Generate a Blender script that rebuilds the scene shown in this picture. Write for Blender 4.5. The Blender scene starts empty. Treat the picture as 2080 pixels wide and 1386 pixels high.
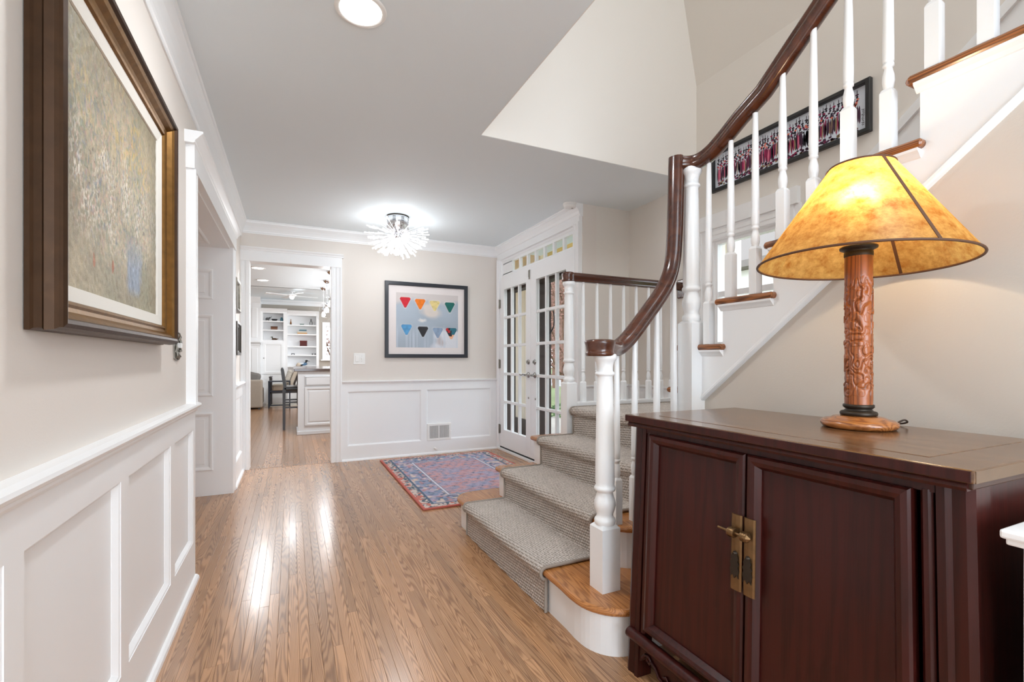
import bpy, bmesh, math, random
import numpy as np
from mathutils import Vector, Matrix, Quaternion

random.seed(7)
RNG = np.random.default_rng(11)
SC = bpy.context.scene
COL = SC.collection
PI = math.pi

# ------------------------------------------------------------------ camera, world, lights, exposure
cam_d = bpy.data.cameras.new('camera')
cam = bpy.data.objects.new('camera', cam_d)
COL.objects.link(cam)
YAW = math.atan(448.0 / 956.0)
cam.location = (0, 0, 1.08)
cam.rotation_euler = (PI / 2, 0, -YAW)
cam_d.sensor_width = 36.0
cam_d.lens = 956.0 / 2080.0 * 36.0
cam_d.shift_x = 0.0
cam_d.shift_y = 38.0 / 2080.0
cam_d.clip_start = 0.02
cam_d.clip_end = 200
SC.camera = cam

W = bpy.data.worlds.new('world')
SC.world = W
W.use_nodes = True
wn = W.node_tree.nodes
bg = wn['Background']
bg.inputs[0].default_value = (0.80, 0.90, 1.0, 1)
bg.inputs[1].default_value = 3.0

SC.view_settings.view_transform = 'Standard'
SC.view_settings.look = 'None'
SC.view_settings.gamma = 1.0
SC.view_settings.use_curve_mapping = False
SC.view_settings.exposure = 0.53
SC.cycles.max_bounces = 14
SC.cycles.diffuse_bounces = 12
SC.cycles.transparent_max_bounces = 16
SC.cycles.sample_clamp_indirect = 6.0
SC.cycles.caustics_reflective = False
SC.cycles.caustics_refractive = False


def area(name, loc, target, sx, sy, power, col=(1, 1, 1), spread=PI):
    d = bpy.data.lights.new(name, 'AREA')
    d.shape = 'RECTANGLE'
    d.size, d.size_y, d.energy, d.color, d.spread = sx, sy, power, col, spread
    o = bpy.data.objects.new(name, d)
    COL.objects.link(o)
    o.location = loc
    dirv = Vector(target) - Vector(loc)
    o.rotation_euler = dirv.to_track_quat('-Z', 'Y').to_euler()
    return o


def disk(name, loc, r, power, col=(1, 1, 1), spread=PI):
    o = area(name, loc, (loc[0], loc[1], loc[2] - 1), 2 * r, 2 * r, power, col, spread)
    o.data.shape = 'DISK'
    return o


def point(name, loc, power, r=0.05, col=(1, 1, 1)):
    d = bpy.data.lights.new(name, 'POINT')
    d.energy, d.shadow_soft_size, d.color = power, r, col
    o = bpy.data.objects.new(name, d)
    COL.objects.link(o)
    o.location = loc
    return o


COOL = (0.80, 0.90, 1.0)
WARM = (0.94, 0.97, 1.0)
# added fill for hall, stairwell, kitchen and living room, from unseen sources
area('fill_light_hall', (0.70, -2.5, 1.45), (1.0, 3.0, 1.3), 1.9, 1.9, 42, COOL)
area('fill_light_stairwell', (1.95, -0.45, 4.78), (1.90, 0.95, 0.0), 1.4, 2.6, 54, (0.88, 0.94, 1.0))
area('fill_light_kitchen', (2.38, 8.5, 1.5), (0, 8.5, 1.2), 3.0, 1.7, 76, (0.92, 0.96, 1.0))
area('fill_light_living', (2.38, 12.0, 1.5), (0, 12.0, 1.2), 2.2, 1.7, 44, (0.92, 0.96, 1.0))
# the ceiling lamps, plus two added fills that have no fitting
disk('recessed_or_fill_light', (0.244, 1.905, 2.425), 0.075, 9, WARM)
disk('recessed_or_fill_light', (0.5, -1.0, 2.425), 0.075, 9, WARM)  # added fill behind the camera, no lamp fitting there
for lx, ly in ((-0.45, 7.906), (-0.446, 9.088)):
    disk('recessed_or_fill_light', (lx, ly, 2.425), 0.07, 14, WARM)
disk('recessed_or_fill_light', (0.55, 6.25, 2.425), 0.07, 26, WARM)  # added fill that brightens the island, no lamp fitting there
disk('recessed_or_fill_light', (0.006, 10.9, 2.585), 0.07, 14, WARM)


# ------------------------------------------------------------------ materials
def lin(c):
    return tuple(((v / 255.0) / 12.92 if v / 255.0 <= 0.04045 else ((v / 255.0 + 0.055) / 1.055) ** 2.4) for v in c) + (1.0,)


def newmat(name):
    m = bpy.data.materials.new(name)
    m.use_nodes = True
    nt = m.node_tree
    return m, nt, nt.nodes['Principled BSDF'], nt.nodes, nt.links


def plain(name, rgb, rough=0.5, metal=0.0, coat=0.0, bump=0.0, bscale=200.0, var=0.0, spec=0.5, srgb=True):
    m, nt, p, N, L = newmat(name)
    c = lin(rgb) if srgb else tuple(rgb) + (1,)
    p.inputs['Base Color'].default_value = c
    p.inputs['Roughness'].default_value = rough
    p.inputs['Metallic'].default_value = metal
    p.inputs['Coat Weight'].default_value = coat
    p.inputs['Coat Roughness'].default_value = 0.12
    p.inputs['Specular IOR Level'].default_value = spec
    tc = N.new('ShaderNodeTexCoord')
    nz = N.new('ShaderNodeTexNoise')
    nz.inputs['Scale'].default_value = bscale
    nz.inputs['Detail'].default_value = 3
    L.new(tc.outputs['Object'], nz.inputs['Vector'])
    if bump > 0:
        b = N.new('ShaderNodeBump')
        b.inputs['Strength'].default_value = bump
        b.inputs['Distance'].default_value = 0.002
        L.new(nz.outputs['Fac'], b.inputs['Height'])
        L.new(b.outputs['Normal'], p.inputs['Normal'])
    if var > 0:
        mx = N.new('ShaderNodeMix')
        mx.data_type = 'RGBA'
        mx.inputs[6].default_value = tuple(v * (1 - var) for v in c[:3]) + (1,)
        mx.inputs[7].default_value = tuple(min(1, v * (1 + var)) for v in c[:3]) + (1,)
        L.new(nz.outputs['Fac'], mx.inputs[0])
        L.new(mx.outputs[2], p.inputs['Base Color'])
    return m


def wood(name, light, dark, axis='Y', ring=55.0, rough=0.3, coat=0.2, tone=0.25, fine=0.5, distort=3.5, spec=0.5):
    """grain that runs along one axis, with its own phase and tone on every board"""
    m, nt, p, N, L = newmat(name)
    tc = N.new('ShaderNodeTexCoord')
    oi = N.new('ShaderNodeObjectInfo')
    ge = N.new('ShaderNodeNewGeometry')
    ad = N.new('ShaderNodeMath'); ad.operation = 'ADD'
    L.new(oi.outputs['Random'], ad.inputs[0]); L.new(ge.outputs['Random Per Island'], ad.inputs[1])
    fr = N.new('ShaderNodeMath'); fr.operation = 'FRACT'
    L.new(ad.outputs[0], fr.inputs[0])
    ml = N.new('ShaderNodeMath'); ml.operation = 'MULTIPLY'; ml.inputs[1].default_value = 37.0
    L.new(fr.outputs[0], ml.inputs[0])
    av = N.new('ShaderNodeVectorMath'); av.operation = 'ADD'
    L.new(tc.outputs['Object'], av.inputs[0]); L.new(ml.outputs[0], av.inputs[1])
    ma = N.new('ShaderNodeMapping')
    k = {'X': 0, 'Y': 1, 'Z': 2}[axis]
    s = [1.0, 1.0, 1.0]; s[k] = 0.05
    ma.inputs['Scale'].default_value = s
    L.new(av.outputs[0], ma.inputs['Vector'])
    n1 = N.new('ShaderNodeTexNoise'); n1.inputs['Scale'].default_value = 11.0; n1.inputs['Detail'].default_value = 1.5
    L.new(ma.outputs[0], n1.inputs['Vector'])
    m1 = N.new('ShaderNodeMath'); m1.operation = 'MULTIPLY'; m1.inputs[1].default_value = ring * distort / 4.5
    L.new(n1.outputs['Fac'], m1.inputs[0])
    sn = N.new('ShaderNodeMath'); sn.operation = 'SINE'
    m2 = N.new('ShaderNodeMath'); m2.operation = 'MULTIPLY'; m2.inputs[1].default_value = 6.283
    L.new(m1.outputs[0], m2.inputs[0]); L.new(m2.outputs[0], sn.inputs[0])
    r1 = N.new('ShaderNodeMapRange'); r1.inputs[1].default_value = -1; r1.inputs[2].default_value = 1
    L.new(sn.outputs[0], r1.inputs[0])
    ma2 = N.new('ShaderNodeMapping')
    s2 = [240.0, 240.0, 240.0]; s2[k] = 7.0
    ma2.inputs['Scale'].default_value = s2
    L.new(av.outputs[0], ma2.inputs['Vector'])
    n2 = N.new('ShaderNodeTexNoise'); n2.inputs['Scale'].default_value = 1.0; n2.inputs['Detail'].default_value = 2.0
    L.new(ma2.outputs[0], n2.inputs['Vector'])
    mxf = N.new('ShaderNodeMix'); mxf.data_type = 'FLOAT'; mxf.inputs[0].default_value = fine
    L.new(r1.outputs[0], mxf.inputs[2]); L.new(n2.outputs['Fac'], mxf.inputs[3])
    cr = N.new('ShaderNodeValToRGB')
    cr.color_ramp.elements[0].position = 0.22; cr.color_ramp.elements[0].color = lin(dark)
    cr.color_ramp.elements[1].position = 0.62; cr.color_ramp.elements[1].color = lin(light)
    L.new(mxf.outputs[0], cr.inputs[0])
    hs = N.new('ShaderNodeHueSaturation')
    L.new(cr.outputs[0], hs.inputs['Color'])
    mr = N.new('ShaderNodeMapRange'); mr.inputs[3].default_value = 1 - tone; mr.inputs[4].default_value = 1 + tone * 0.8
    L.new(fr.outputs[0], mr.inputs[0]); L.new(mr.outputs[0], hs.inputs['Value'])
    L.new(hs.outputs[0], p.inputs['Base Color'])
    p.inputs['Roughness'].default_value = rough
    p.inputs['Coat Weight'].default_value = coat
    p.inputs['Coat Roughness'].default_value = 0.15
    p.inputs['Specular IOR Level'].default_value = spec
    b = N.new('ShaderNodeBump'); b.inputs['Strength'].default_value = 0.12; b.inputs['Distance'].default_value = 0.001
    L.new(n2.outputs['Fac'], b.inputs['Height']); L.new(b.outputs['Normal'], p.inputs['Normal'])
    return m


def attrmat(name, rough=0.6, bump=0.0, bscale=300.0, coat=0.0, noise=0.0):
    m, nt, p, N, L = newmat(name)
    a = N.new('ShaderNodeAttribute'); a.attribute_name = 'Col'
    L.new(a.outputs['Color'], p.inputs['Base Color'])
    p.inputs['Roughness'].default_value = rough
    p.inputs['Coat Weight'].default_value = coat
    if bump or noise:
        tc = N.new('ShaderNodeTexCoord'); nz = N.new('ShaderNodeTexNoise')
        nz.inputs['Scale'].default_value = bscale; nz.inputs['Detail'].default_value = 4
        L.new(tc.outputs['Object'], nz.inputs['Vector'])
        b = N.new('ShaderNodeBump'); b.inputs['Strength'].default_value = bump; b.inputs['Distance'].default_value = 0.003
        L.new(nz.outputs['Fac'], b.inputs['Height']); L.new(b.outputs['Normal'], p.inputs['Normal'])
        if noise:
            hs = N.new('ShaderNodeHueSaturation'); mr = N.new('ShaderNodeMapRange')
            mr.inputs[1].default_value = 0.3; mr.inputs[2].default_value = 0.7
            mr.inputs[3].default_value = 1 - noise; mr.inputs[4].default_value = 1 + noise
            L.new(nz.outputs['Fac'], mr.inputs[0]); L.new(mr.outputs[0], hs.inputs['Value'])
            L.new(a.outputs['Color'], hs.inputs['Color']); L.new(hs.outputs[0], p.inputs['Base Color'])
    return m


def emit(name, rgb, strength):
    m, nt, p, N, L = newmat(name)
    p.inputs['Base Color'].default_value = (0.9, 0.9, 0.9, 1)
    p.inputs['Emission Color'].default_value = tuple(rgb) + (1,)
    p.inputs['Emission Strength'].default_value = strength
    return m


def glass(name, tint=(1, 1, 1), ior=1.45, glow=0.0):
    m, nt, p, N, L = newmat(name)
    out = N['Material Output']
    tr = N.new('ShaderNodeBsdfTransparent'); tr.inputs[0].default_value = tuple(tint) + (1,)
    gl = N.new('ShaderNodeBsdfGlossy'); gl.inputs['Roughness'].default_value = 0.02
    lw_ = N.new('ShaderNodeLayerWeight'); lw_.inputs[0].default_value = 0.5
    pw = N.new('ShaderNodeMath'); pw.operation = 'POWER'; pw.inputs[1].default_value = 7.0
    L.new(lw_.outputs['Facing'], pw.inputs[0])
    fr = N.new('ShaderNodeMath'); fr.operation = 'MULTIPLY_ADD'; fr.inputs[1].default_value = 0.6; fr.inputs[2].default_value = 0.006
    L.new(pw.outputs[0], fr.inputs[0])
    mx = N.new('ShaderNodeMixShader')
    L.new(fr.outputs[0], mx.inputs[0]); L.new(tr.outputs[0], mx.inputs[1]); L.new(gl.outputs[0], mx.inputs[2])
    L.new(mx.outputs[0], out.inputs[0])
    N.remove(p)
    return m


WHITE = plain('white_trim_paint', (241, 242, 243), 0.32, bump=0.05, bscale=90)
WHITE2 = plain('white_stair_paint', (238, 240, 241), 0.28, bump=0.04, bscale=60)
CEIL = plain('ceiling_paint', (231, 239, 243), 0.8, bump=0.10, bscale=260)
BEIGE = plain('beige_wall_paint', (226, 219, 212), 0.62, bump=0.14, bscale=170)
GREIGE = plain('greige_wall_paint', (227, 222, 215), 0.62, bump=0.14, bscale=170)
TAUPE = plain('taupe_wall_paint', (176, 168, 158), 0.7, bump=0.1, bscale=150)
OAKFLOOR = wood('oak_floor', (182, 137, 98), (140, 100, 68), 'Y', 55, 0.27, 0.25, 0.19, 0.5)
OAKFLOOR2 = wood('kitchen_oak_floor', (160, 118, 82), (104, 72, 46), 'Y', 55, 0.25, 0.3, 0.2, 0.42)
SUB = plain('subfloor', (70, 46, 30), 0.8)
OAKTREAD = wood('oak_tread', (186, 124, 70), (146, 92, 48), 'Y', 50, 0.25, 0.35, 0.1, 0.5)
OAKTREADD = wood('dark_oak_tread_end', (158, 98, 52), (92, 52, 26), 'Y', 50, 0.3, 0.3, 0.12, 0.5)
MAHOG = wood('mahogany_rail', (80, 40, 23), (62, 29, 17), 'X', 7, 0.2, 0.5, 0.05, 0.6)
LACQ = wood('dark_red_lacquer', (60, 20, 16), (42, 13, 10), 'Z', 12, 0.34, 0.1, 0.08, 0.7, spec=0.32)
LACQTOP = wood('reflection_toned_top', (112, 82, 56), (84, 58, 38), 'Y', 12, 0.2, 0.15, 0.05, 0.6)  # same lacquer, with the reflected wall put into a browner colour
BRASS = plain('aged_brass', (128, 100, 68), 0.38, 0.85, var=0.3, bscale=60)
BRONZE = plain('dark_bronze', (58, 50, 42), 0.42, 0.6, var=0.2, bscale=90)
CHROME = plain('chrome', (225, 225, 228), 0.12, 1.0)
NICKEL = plain('brushed_nickel', (170, 168, 164), 0.25, 1.0)
PEWTER = plain('pewter', (150, 146, 138), 0.38, 0.9, bump=0.5, bscale=160)
BLACK = plain('black_frame', (30, 31, 34), 0.35)
DARKWOOD = plain('dark_stool_wood', (42, 31, 27), 0.35, coat=0.2)
LEATHER = plain('black_leather', (44, 40, 38), 0.3, bump=0.2, bscale=120)
PANE = glass('window_glass')
PEARL = glass('globe_glass', (0.97, 0.97, 0.97), 1.5)
DARKSLOT = plain('dark_slot', (38, 38, 38), 0.8)
PLASTIC = plain('white_plastic', (238, 237, 234), 0.35)

# ------------------------------------------------------------------ geometry helpers
WP = {}


class B:
    def __init__(s):
        s.v, s.f, s.mi, s.sm = [], [], [], []

    def add(s, vs, fs, mi=0, smooth=False):
        o = len(s.v)
        s.v += [tuple(v) for v in vs]
        for f in fs:
            s.f.append(tuple(i + o for i in f)); s.mi.append(mi); s.sm.append(smooth)
        return s

    def box(s, x0, x1, y0, y1, z0, z1, mi=0, bev=0.0):
        x0, x1 = min(x0, x1), max(x0, x1); y0, y1 = min(y0, y1), max(y0, y1); z0, z1 = min(z0, z1), max(z0, z1)
        if bev <= 0:
            v = [(x, y, z) for z in (z0, z1) for y in (y0, y1) for x in (x0, x1)]
            return s.add(v, [(0, 2, 3, 1), (4, 5, 7, 6), (0, 1, 5, 4), (2, 6, 7, 3), (0, 4, 6, 2), (1, 3, 7, 5)], mi)
        bm = bmesh.new()
        bmesh.ops.create_cube(bm, size=1.0)
        for v in bm.verts:
            v.co = Vector(((x0 + x1) / 2 + v.co.x * (x1 - x0), (y0 + y1) / 2 + v.co.y * (y1 - y0), (z0 + z1) / 2 + v.co.z * (z1 - z0)))
        bmesh.ops.bevel(bm, geom=list(bm.edges), offset=min(bev, 0.45 * min(x1 - x0, y1 - y0, z1 - z0)), segments=2, profile=0.5, affect='EDGES')
        return s.bm(bm, mi, False)

    def bm(s, bm, mi=0, smooth=True, mat=None):
        bm.verts.index_update()
        vs = [(mat @ v.co if mat else v.co.copy()) for v in bm.verts]
        s.add(vs, [[v.index for v in f.verts] for f in bm.faces], mi, smooth)
        bm.free()
        return s

    def lathe(s, prof, c=(0, 0, 0), n=24, mi=0, smooth=True, mat=None, caps=True):
        """prof: (radius, height) from bottom to top"""
        vs, fs = [], []
        for r, z in prof:
            for k in range(n):
                a = 2 * PI * k / n
                vs.append(Vector((r * math.cos(a), r * math.sin(a), z)))
        for i in range(len(prof) - 1):
            for k in range(n):
                k2 = (k + 1) % n
                fs.append((i * n + k, i * n + k2, (i + 1) * n + k2, (i + 1) * n + k))
        if mat:
            vs = [mat @ v for v in vs]
        vs = [v + Vector(c) for v in vs]
        s.add(vs, fs, mi, smooth)
        if caps:
            s.add(vs[:n][::-1], [tuple(range(n))], mi); s.add(vs[-n:], [tuple(range(n))], mi)
        return s

    def ext(s, pts, fn, t0, t1, mi=0, smooth=False, caps=True):
        """closed 2-D outline pts pushed along t; fn(u, v, t) -> xyz"""
        n = len(pts)
        a = [Vector(fn(u, v, t0)) for u, v in pts]
        b = [Vector(fn(u, v, t1)) for u, v in pts]
        fs = [(i, (i + 1) % n, n + (i + 1) % n, n + i) for i in range(n)]
        s.add(a + b, fs, mi, smooth)
        if caps:
            s.add(a[::-1], [tuple(range(n))], mi); s.add(b, [tuple(range(n))], mi)
        return s

    def tube(s, pts, r, n=8, mi=0):
        prof = [(r * math.cos(2 * PI * k / n), r * math.sin(2 * PI * k / n)) for k in range(n)]
        return s.sweep([Vector(p) for p in pts], prof, None, mi)

    def sweep(s, path, prof, side=None, mi=0, smooth=True, scales=None):
        n = len(prof)
        path = [Vector(p) for p in path]
        T = []
        for i in range(len(path)):
            a = path[max(0, i - 1)]; b = path[min(len(path) - 1, i + 1)]
            T.append((b - a).normalized())
        if side is None:
            side = T[0].orthogonal()
        sd = Vector(side)
        vs = []
        for i, p in enumerate(path):
            t = T[i]
            sd = (sd - t * sd.dot(t)).normalized()
            up = sd.cross(t)
            k = 1.0 if scales is None else scales[i]
            for u, v in prof:
                vs.append(p + sd * u * k + up * v * k)
        fs = []
        for i in range(len(path) - 1):
            for k in range(n):
                k2 = (k + 1) % n
                fs.append((i * n + k, i * n + k2, (i + 1) * n + k2, (i + 1) * n + k))
        s.add(vs, fs, mi, smooth)
        s.add(vs[:n][::-1], [tuple(range(n))], mi); s.add(vs[-n:], [tuple(range(n))], mi)
        return s

    def member(s, u0, u1, v0, v1, prof, fn, which, mi=0):
        """one mitred side of a frame on the rectangle; prof: closed list of (inset, height)"""
        a, b = [], []
        for d, h in prof:
            c = {'bottom': ((u0 + d, v0 + d), (u1 - d, v0 + d)), 'right': ((u1 - d, v0 + d), (u1 - d, v1 - d)),
                 'top': ((u1 - d, v1 - d), (u0 + d, v1 - d)), 'left': ((u0 + d, v1 - d), (u0 + d, v0 + d))}[which]
            a.append(fn(c[0][0], c[0][1], h)); b.append(fn(c[1][0], c[1][1], h))
        n = len(prof)
        s.add(a + b, [(i, (i + 1) % n, n + (i + 1) % n, n + i) for i in range(n)], mi)
        s.add(a[::-1], [tuple(range(n))], mi); s.add(b, [tuple(range(n))], mi)
        return s

    def mesh(s, name, origin=(0, 0, 0), fix=True):
        me = bpy.data.meshes.new(name)
        ox, oy, oz = origin
        me.from_pydata([(x - ox, y - oy, z - oz) for x, y, z in s.v], [], s.f)
        me.polygons.foreach_set('material_index', s.mi)
        me.polygons.foreach_set('use_smooth', s.sm)
        if fix:
            bm = bmesh.new(); bm.from_mesh(me)
            bmesh.ops.recalc_face_normals(bm, faces=bm.faces)
            bm.to_mesh(me); bm.free()
        me.update()
        return me


def link(name, me, mats, parent=None, origin=(0, 0, 0)):
    if mats is not None and len(me.materials) == 0:
        for m in (mats if isinstance(mats, (list, tuple)) else [mats]):
            me.materials.append(m)
    o = bpy.data.objects.new(name, me)
    COL.objects.link(o)
    WP[o.name] = Vector(origin)
    if parent is not None:
        o.parent = parent
        o.location = Vector(origin) - WP[parent.name]
    else:
        o.location = origin
    return o


def obj(name, b, mats, parent=None, origin=None):
    if origin is None:
        origin = WP[parent.name] if parent is not None else Vector((0, 0, 0))
    return link(name, b.mesh(name, origin), mats, parent, origin)


def tag(o, label=None, cat=None, group=None, kind=None):
    if label: o['label'] = label
    if cat: o['category'] = cat
    if group: o['group'] = group
    if kind: o['kind'] = kind
    return o


def thing(name, label, cat, loc, group=None, kind=None):
    o = bpy.data.objects.new(name, None)
    COL.objects.link(o)
    o.empty_display_size = 0.1
    o.location = loc
    WP[o.name] = Vector(loc)
    return tag(o, label, cat, group, kind)


def dup(root, loc, label):
    def cp(o, par):
        c = o.copy(); COL.objects.link(c)
        if par: c.parent = par
        for ch in o.children: cp(ch, c)
        return c
    r = cp(root, None)
    r.location = loc
    WP[r.name] = Vector(loc)
    r['label'] = label
    return r


def catmull(pts, k=8):
    P = [Vector(p) for p in pts]
    P = [P[0] * 2 - P[1]] + P + [P[-1] * 2 - P[-2]]
    out = []
    for i in range(1, len(P) - 2):
        for j in range(k):
            t = j / k
            a, b, c, d = P[i - 1], P[i], P[i + 1], P[i + 2]
            out.append(0.5 * ((2 * b) + (c - a) * t + (2 * a - 5 * b + 4 * c - d) * t * t + (3 * b - a - 3 * c + d) * t ** 3))
    out.append(P[-2])
    return out


def vnoise(u, v, seed=0):
    """smooth value noise on arrays"""
    r = np.random.default_rng(seed).random((64, 64))
    iu, iv = np.floor(u).astype(int), np.floor(v).astype(int)
    fu, fv = u - iu, v - iv
    fu = fu * fu * (3 - 2 * fu); fv = fv * fv * (3 - 2 * fv)
    g = lambda a, b: r[a % 64, b % 64]
    return (g(iu, iv) * (1 - fu) + g(iu + 1, iv) * fu) * (1 - fv) + (g(iu, iv + 1) * (1 - fu) + g(iu + 1, iv + 1) * fu) * fv


def gridmesh(name, nu, nv, posfn, colfn=None):
    """grid with numpy positions (and colours); posfn(U, V) -> X, Y, Z arrays on [0, 1]"""
    u = np.linspace(0, 1, nu); v = np.linspace(0, 1, nv)
    U, V = np.meshgrid(u, v, indexing='xy')
    X, Y, Z = posfn(U, V)
    co = np.stack([X, Y, Z], -1).reshape(-1, 3).astype(np.float32)
    idx = np.arange(nu * nv).reshape(nv, nu)
    q = np.stack([idx[:-1, :-1], idx[:-1, 1:], idx[1:, 1:], idx[1:, :-1]], -1).reshape(-1, 4)
    me = bpy.data.meshes.new(name)
    me.vertices.add(len(co)); me.vertices.foreach_set('co', co.ravel())
    me.loops.add(q.size); me.loops.foreach_set('vertex_index', q.ravel().astype(np.int32))
    me.polygons.add(len(q)); me.polygons.foreach_set('loop_start', np.arange(0, q.size, 4, dtype=np.int32))
    me.polygons.foreach_set('use_smooth', np.ones(len(q), dtype=bool))
    me.update(calc_edges=True)
    if colfn is not None:
        c = colfn(U, V).reshape(-1, 3)
        a = me.color_attributes.new('Col', 'FLOAT_COLOR', 'POINT')
        c4 = np.ones((len(co), 4), np.float32); c4[:, :3] = np.clip(c, 0, 1)
        a.data.foreach_set('color', c4.ravel())
    return me


def L3(r, g, b):
    return np.array(lin((r, g, b))[:3])


XZ = lambda y0, sgn=-1: (lambda u, v, h: (u, y0 + sgn * h, v))        # face looking along -Y
YZ = lambda x0, sgn=1: (lambda u, v, h: (x0 + sgn * h, u, v))         # face looking along +X
RECT = lambda b, fn, u0, u1, v0, v1, h0, h1: b.add([fn(u, v, h) for h in (h0, h1) for v in (v0, v1) for u in (u0, u1)],
                                                  [(0, 2, 3, 1), (4, 5, 7, 6), (0, 1, 5, 4), (2, 6, 7, 3), (0, 4, 6, 2), (1, 3, 7, 5)])

# ------------------------------------------------------------------ floor of oak strips
floor = thing('floor', 'oak strip floor running down the hall', 'floor', (0, 0, 0), kind='structure')
obj('subfloor', B().box(-3.2, 2.42, 5.4, 13.5, -0.12, -0.012).box(-1.7, 2.42, 3.5, 5.4, -0.12, -0.012).box(-1.7, 2.9, -2.7, 3.5, -0.12, -0.012), SUB, floor)
boards = []
SW = 0.0382
i = 0
x = -0.47
while x < 2.30:
    y = -0.5 - random.uniform(0.0, 1.1)
    while y < 5.285:
        ln = random.choice((0.55, 0.8, 1.05, 1.3, 1.6)) * random.uniform(0.9, 1.15)
        y1 = min(y + ln, 5.285)
        boards.append((x, x + SW, y, y1))
        y = y1
    x += SW
extra = []
x = -1.6
while x < -0.47:
    extra.append((x, min(x + SW, -0.47), 2.6, 4.5)); x += SW


def board_key(b):
    x, y = (b[0] + b[1]) / 2, (b[2] + b[3]) / 2
    d = x * 0.4244 + y * 0.9055
    seen = d > 0.9 and not (x > 1.1 and y < 2.9) and b[3] > 0.95
    ar = (b[3] - b[2])
    return -(ar / max(d, 0.5) ** 2) if seen else 9.0


boards.sort(key=board_key)
unit = {}
for b in boards[:296]:
    cx, cy = (b[0] + b[1]) / 2, (b[2] + b[3]) / 2
    m = B().box(b[0] + 0.0003, b[1] - 0.0003, b[2] + 0.0003, b[3] - 0.0003, -0.012, 0, bev=0.0005 if b[2] < 3.2 else 0)
    obj('floor_plank', m, OAKFLOOR, floor, (cx, cy, 0))
m = B()
for b in boards[296:] + extra:
    m.box(b[0] + 0.0003, b[1] - 0.0003, b[2] + 0.0003, b[3] - 0.0003, -0.012, 0)
m.box(-0.47, 2.9, -2.6, -1.65, -0.012, 0)
tag(obj('far_floor_planks', m, OAKFLOOR, floor), kind='stuff')
m = B()
x = -2.6
while x < 2.36:
    y = 5.29 + random.uniform(-1.0, 0)
    while y < 13.4:
        y1 = y + random.uniform(0.6, 1.7)
        m.box(x + 0.0006, x + 0.0565, max(y, 5.287), min(y1, 13.4), -0.012, -0.0005)
        y = y1
    x += 0.057
tag(obj('kitchen_floor_planks', m, OAKFLOOR2, floor), kind='stuff')
obj('threshold', B().box(-0.372, 0.374, 5.275, 5.30, -0.01, 0.0015), OAKFLOOR2, floor)

# ------------------------------------------------------------------ left wall with wainscot and cased opening
XW = -0.45
wl = thing('wall_left', 'beige left wall with white panelled wainscot and cased opening', 'wall', (XW, 0, 0), kind='structure')
m = B().box(-1.6, XW, -2.6, 2.76, 0, 2.46).box(-1.6, XW, 4.42, 5.42, 0, 2.46).box(-1.6, XW, 2.76, 4.42, 1.99, 2.46)
obj('plaster', m, BEIGE, wl)
XS = -0.43     # face of stiles
fn = YZ(XW)


def wainscot_left(panels, ya, yb, par):
    m = B().box(XW, XS, ya, yb, 0, 0.195)
    obj('baseboard', m, WHITE, par)
    shoe = [(0, 0), (0.018, 0), (0.016, 0.012), (0.008, 0.02), (0, 0.022)]
    obj('base_shoe', B().ext(shoe, lambda u, v, t: (XS + u, t, v), ya, yb), WHITE, par)
    obj('top_rail', B().box(XW, XS, ya, yb, 0.74, 0.835), WHITE, par)
    cap = [(0, 0.828), (0.026, 0.828), (0.03, 0.836), (0.03, 0.842), (0.042, 0.85), (0.046, 0.858), (0.044, 0.866), (0.03, 0.872), (0, 0.872)]
    obj('chair_rail', B().ext(cap, lambda u, v, t: (XW + u, t, v), ya, yb + 0.004), WHITE, par)
    edges = [ya] + [e for p in panels for e in p] + [yb]
    for k in range(0, len(edges), 2):
        if edges[k + 1] - edges[k] > 0.005:
            obj('stile', B().box(XW, XS, edges[k], edges[k + 1], 0.195, 0.74), WHITE, par)
    for a, b in panels:
        q = B().box(XW - 0.01, XW + 0.002, a, b, 0.195, 0.74)
        pr = [(0, 0), (0, 0.018), (0.006, 0.016), (0.011, 0.010), (0.016, 0.004), (0.016, 0)]
        for wch in ('bottom', 'right', 'top', 'left'):
            q.member(a, b, 0.195, 0.74, pr, fn, wch)
        obj('panel', q, WHITE, par)


wainscot_left([(0.02, 0.50), (0.57, 1.06), (1.125, 1.65), (1.72, 2.245), (2.32, 2.715)], -2.0, 2.77, wl)
wainscot_left([(4.66, 5.20)], 4.53, 5.29, wl)

tag(obj('wall_passage', B().box(-1.75, -1.6, 2.5, 4.6, 0, 2.46), BEIGE), 'beige wall closing the passage behind the left opening, added against sky light', 'wall', kind='structure')  # added out of view so sky light stays off the lining
# cased opening: head board with cap, casings, panelled lining
trim = thing('trim_1', 'white casing and panelled lining of the left wall opening', 'trim', (XW, 3.6, 0), kind='structure')
cas = [(0, 0), (0, 0.022), (0.012, 0.026), (0.03, 0.026), (0.036, 0.018), (0.052, 0.018), (0.058, 0.024), (0.09, 0.026), (0.1, 0.032), (0.115, 0.032), (0.115, 0)]
obj('casing', B().ext(cas, lambda u, v, t: (XW + v * 1.25, 2.775 - u, t), 0.85, 1.985), WHITE, trim)
obj('casing', B().ext(cas, lambda u, v, t: (XW + v, 4.405 + u, t), 0.0, 1.985), WHITE, trim)
obj('head_board', B().box(XW, XW + 0.036, 2.65, 4.53, 1.985, 2.10), WHITE, trim)
capp = [(0, 2.095), (0.036, 2.095), (0.042, 2.10), (0.042, 2.108), (0.050, 2.116), (0.068, 2.138), (0.074, 2.142), (0.074, 2.152), (0, 2.152)]
obj('head_cap', B().ext(capp, lambda u, v, t: (XW + u, t, v), 2.62, 4.56), WHITE, trim)
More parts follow.
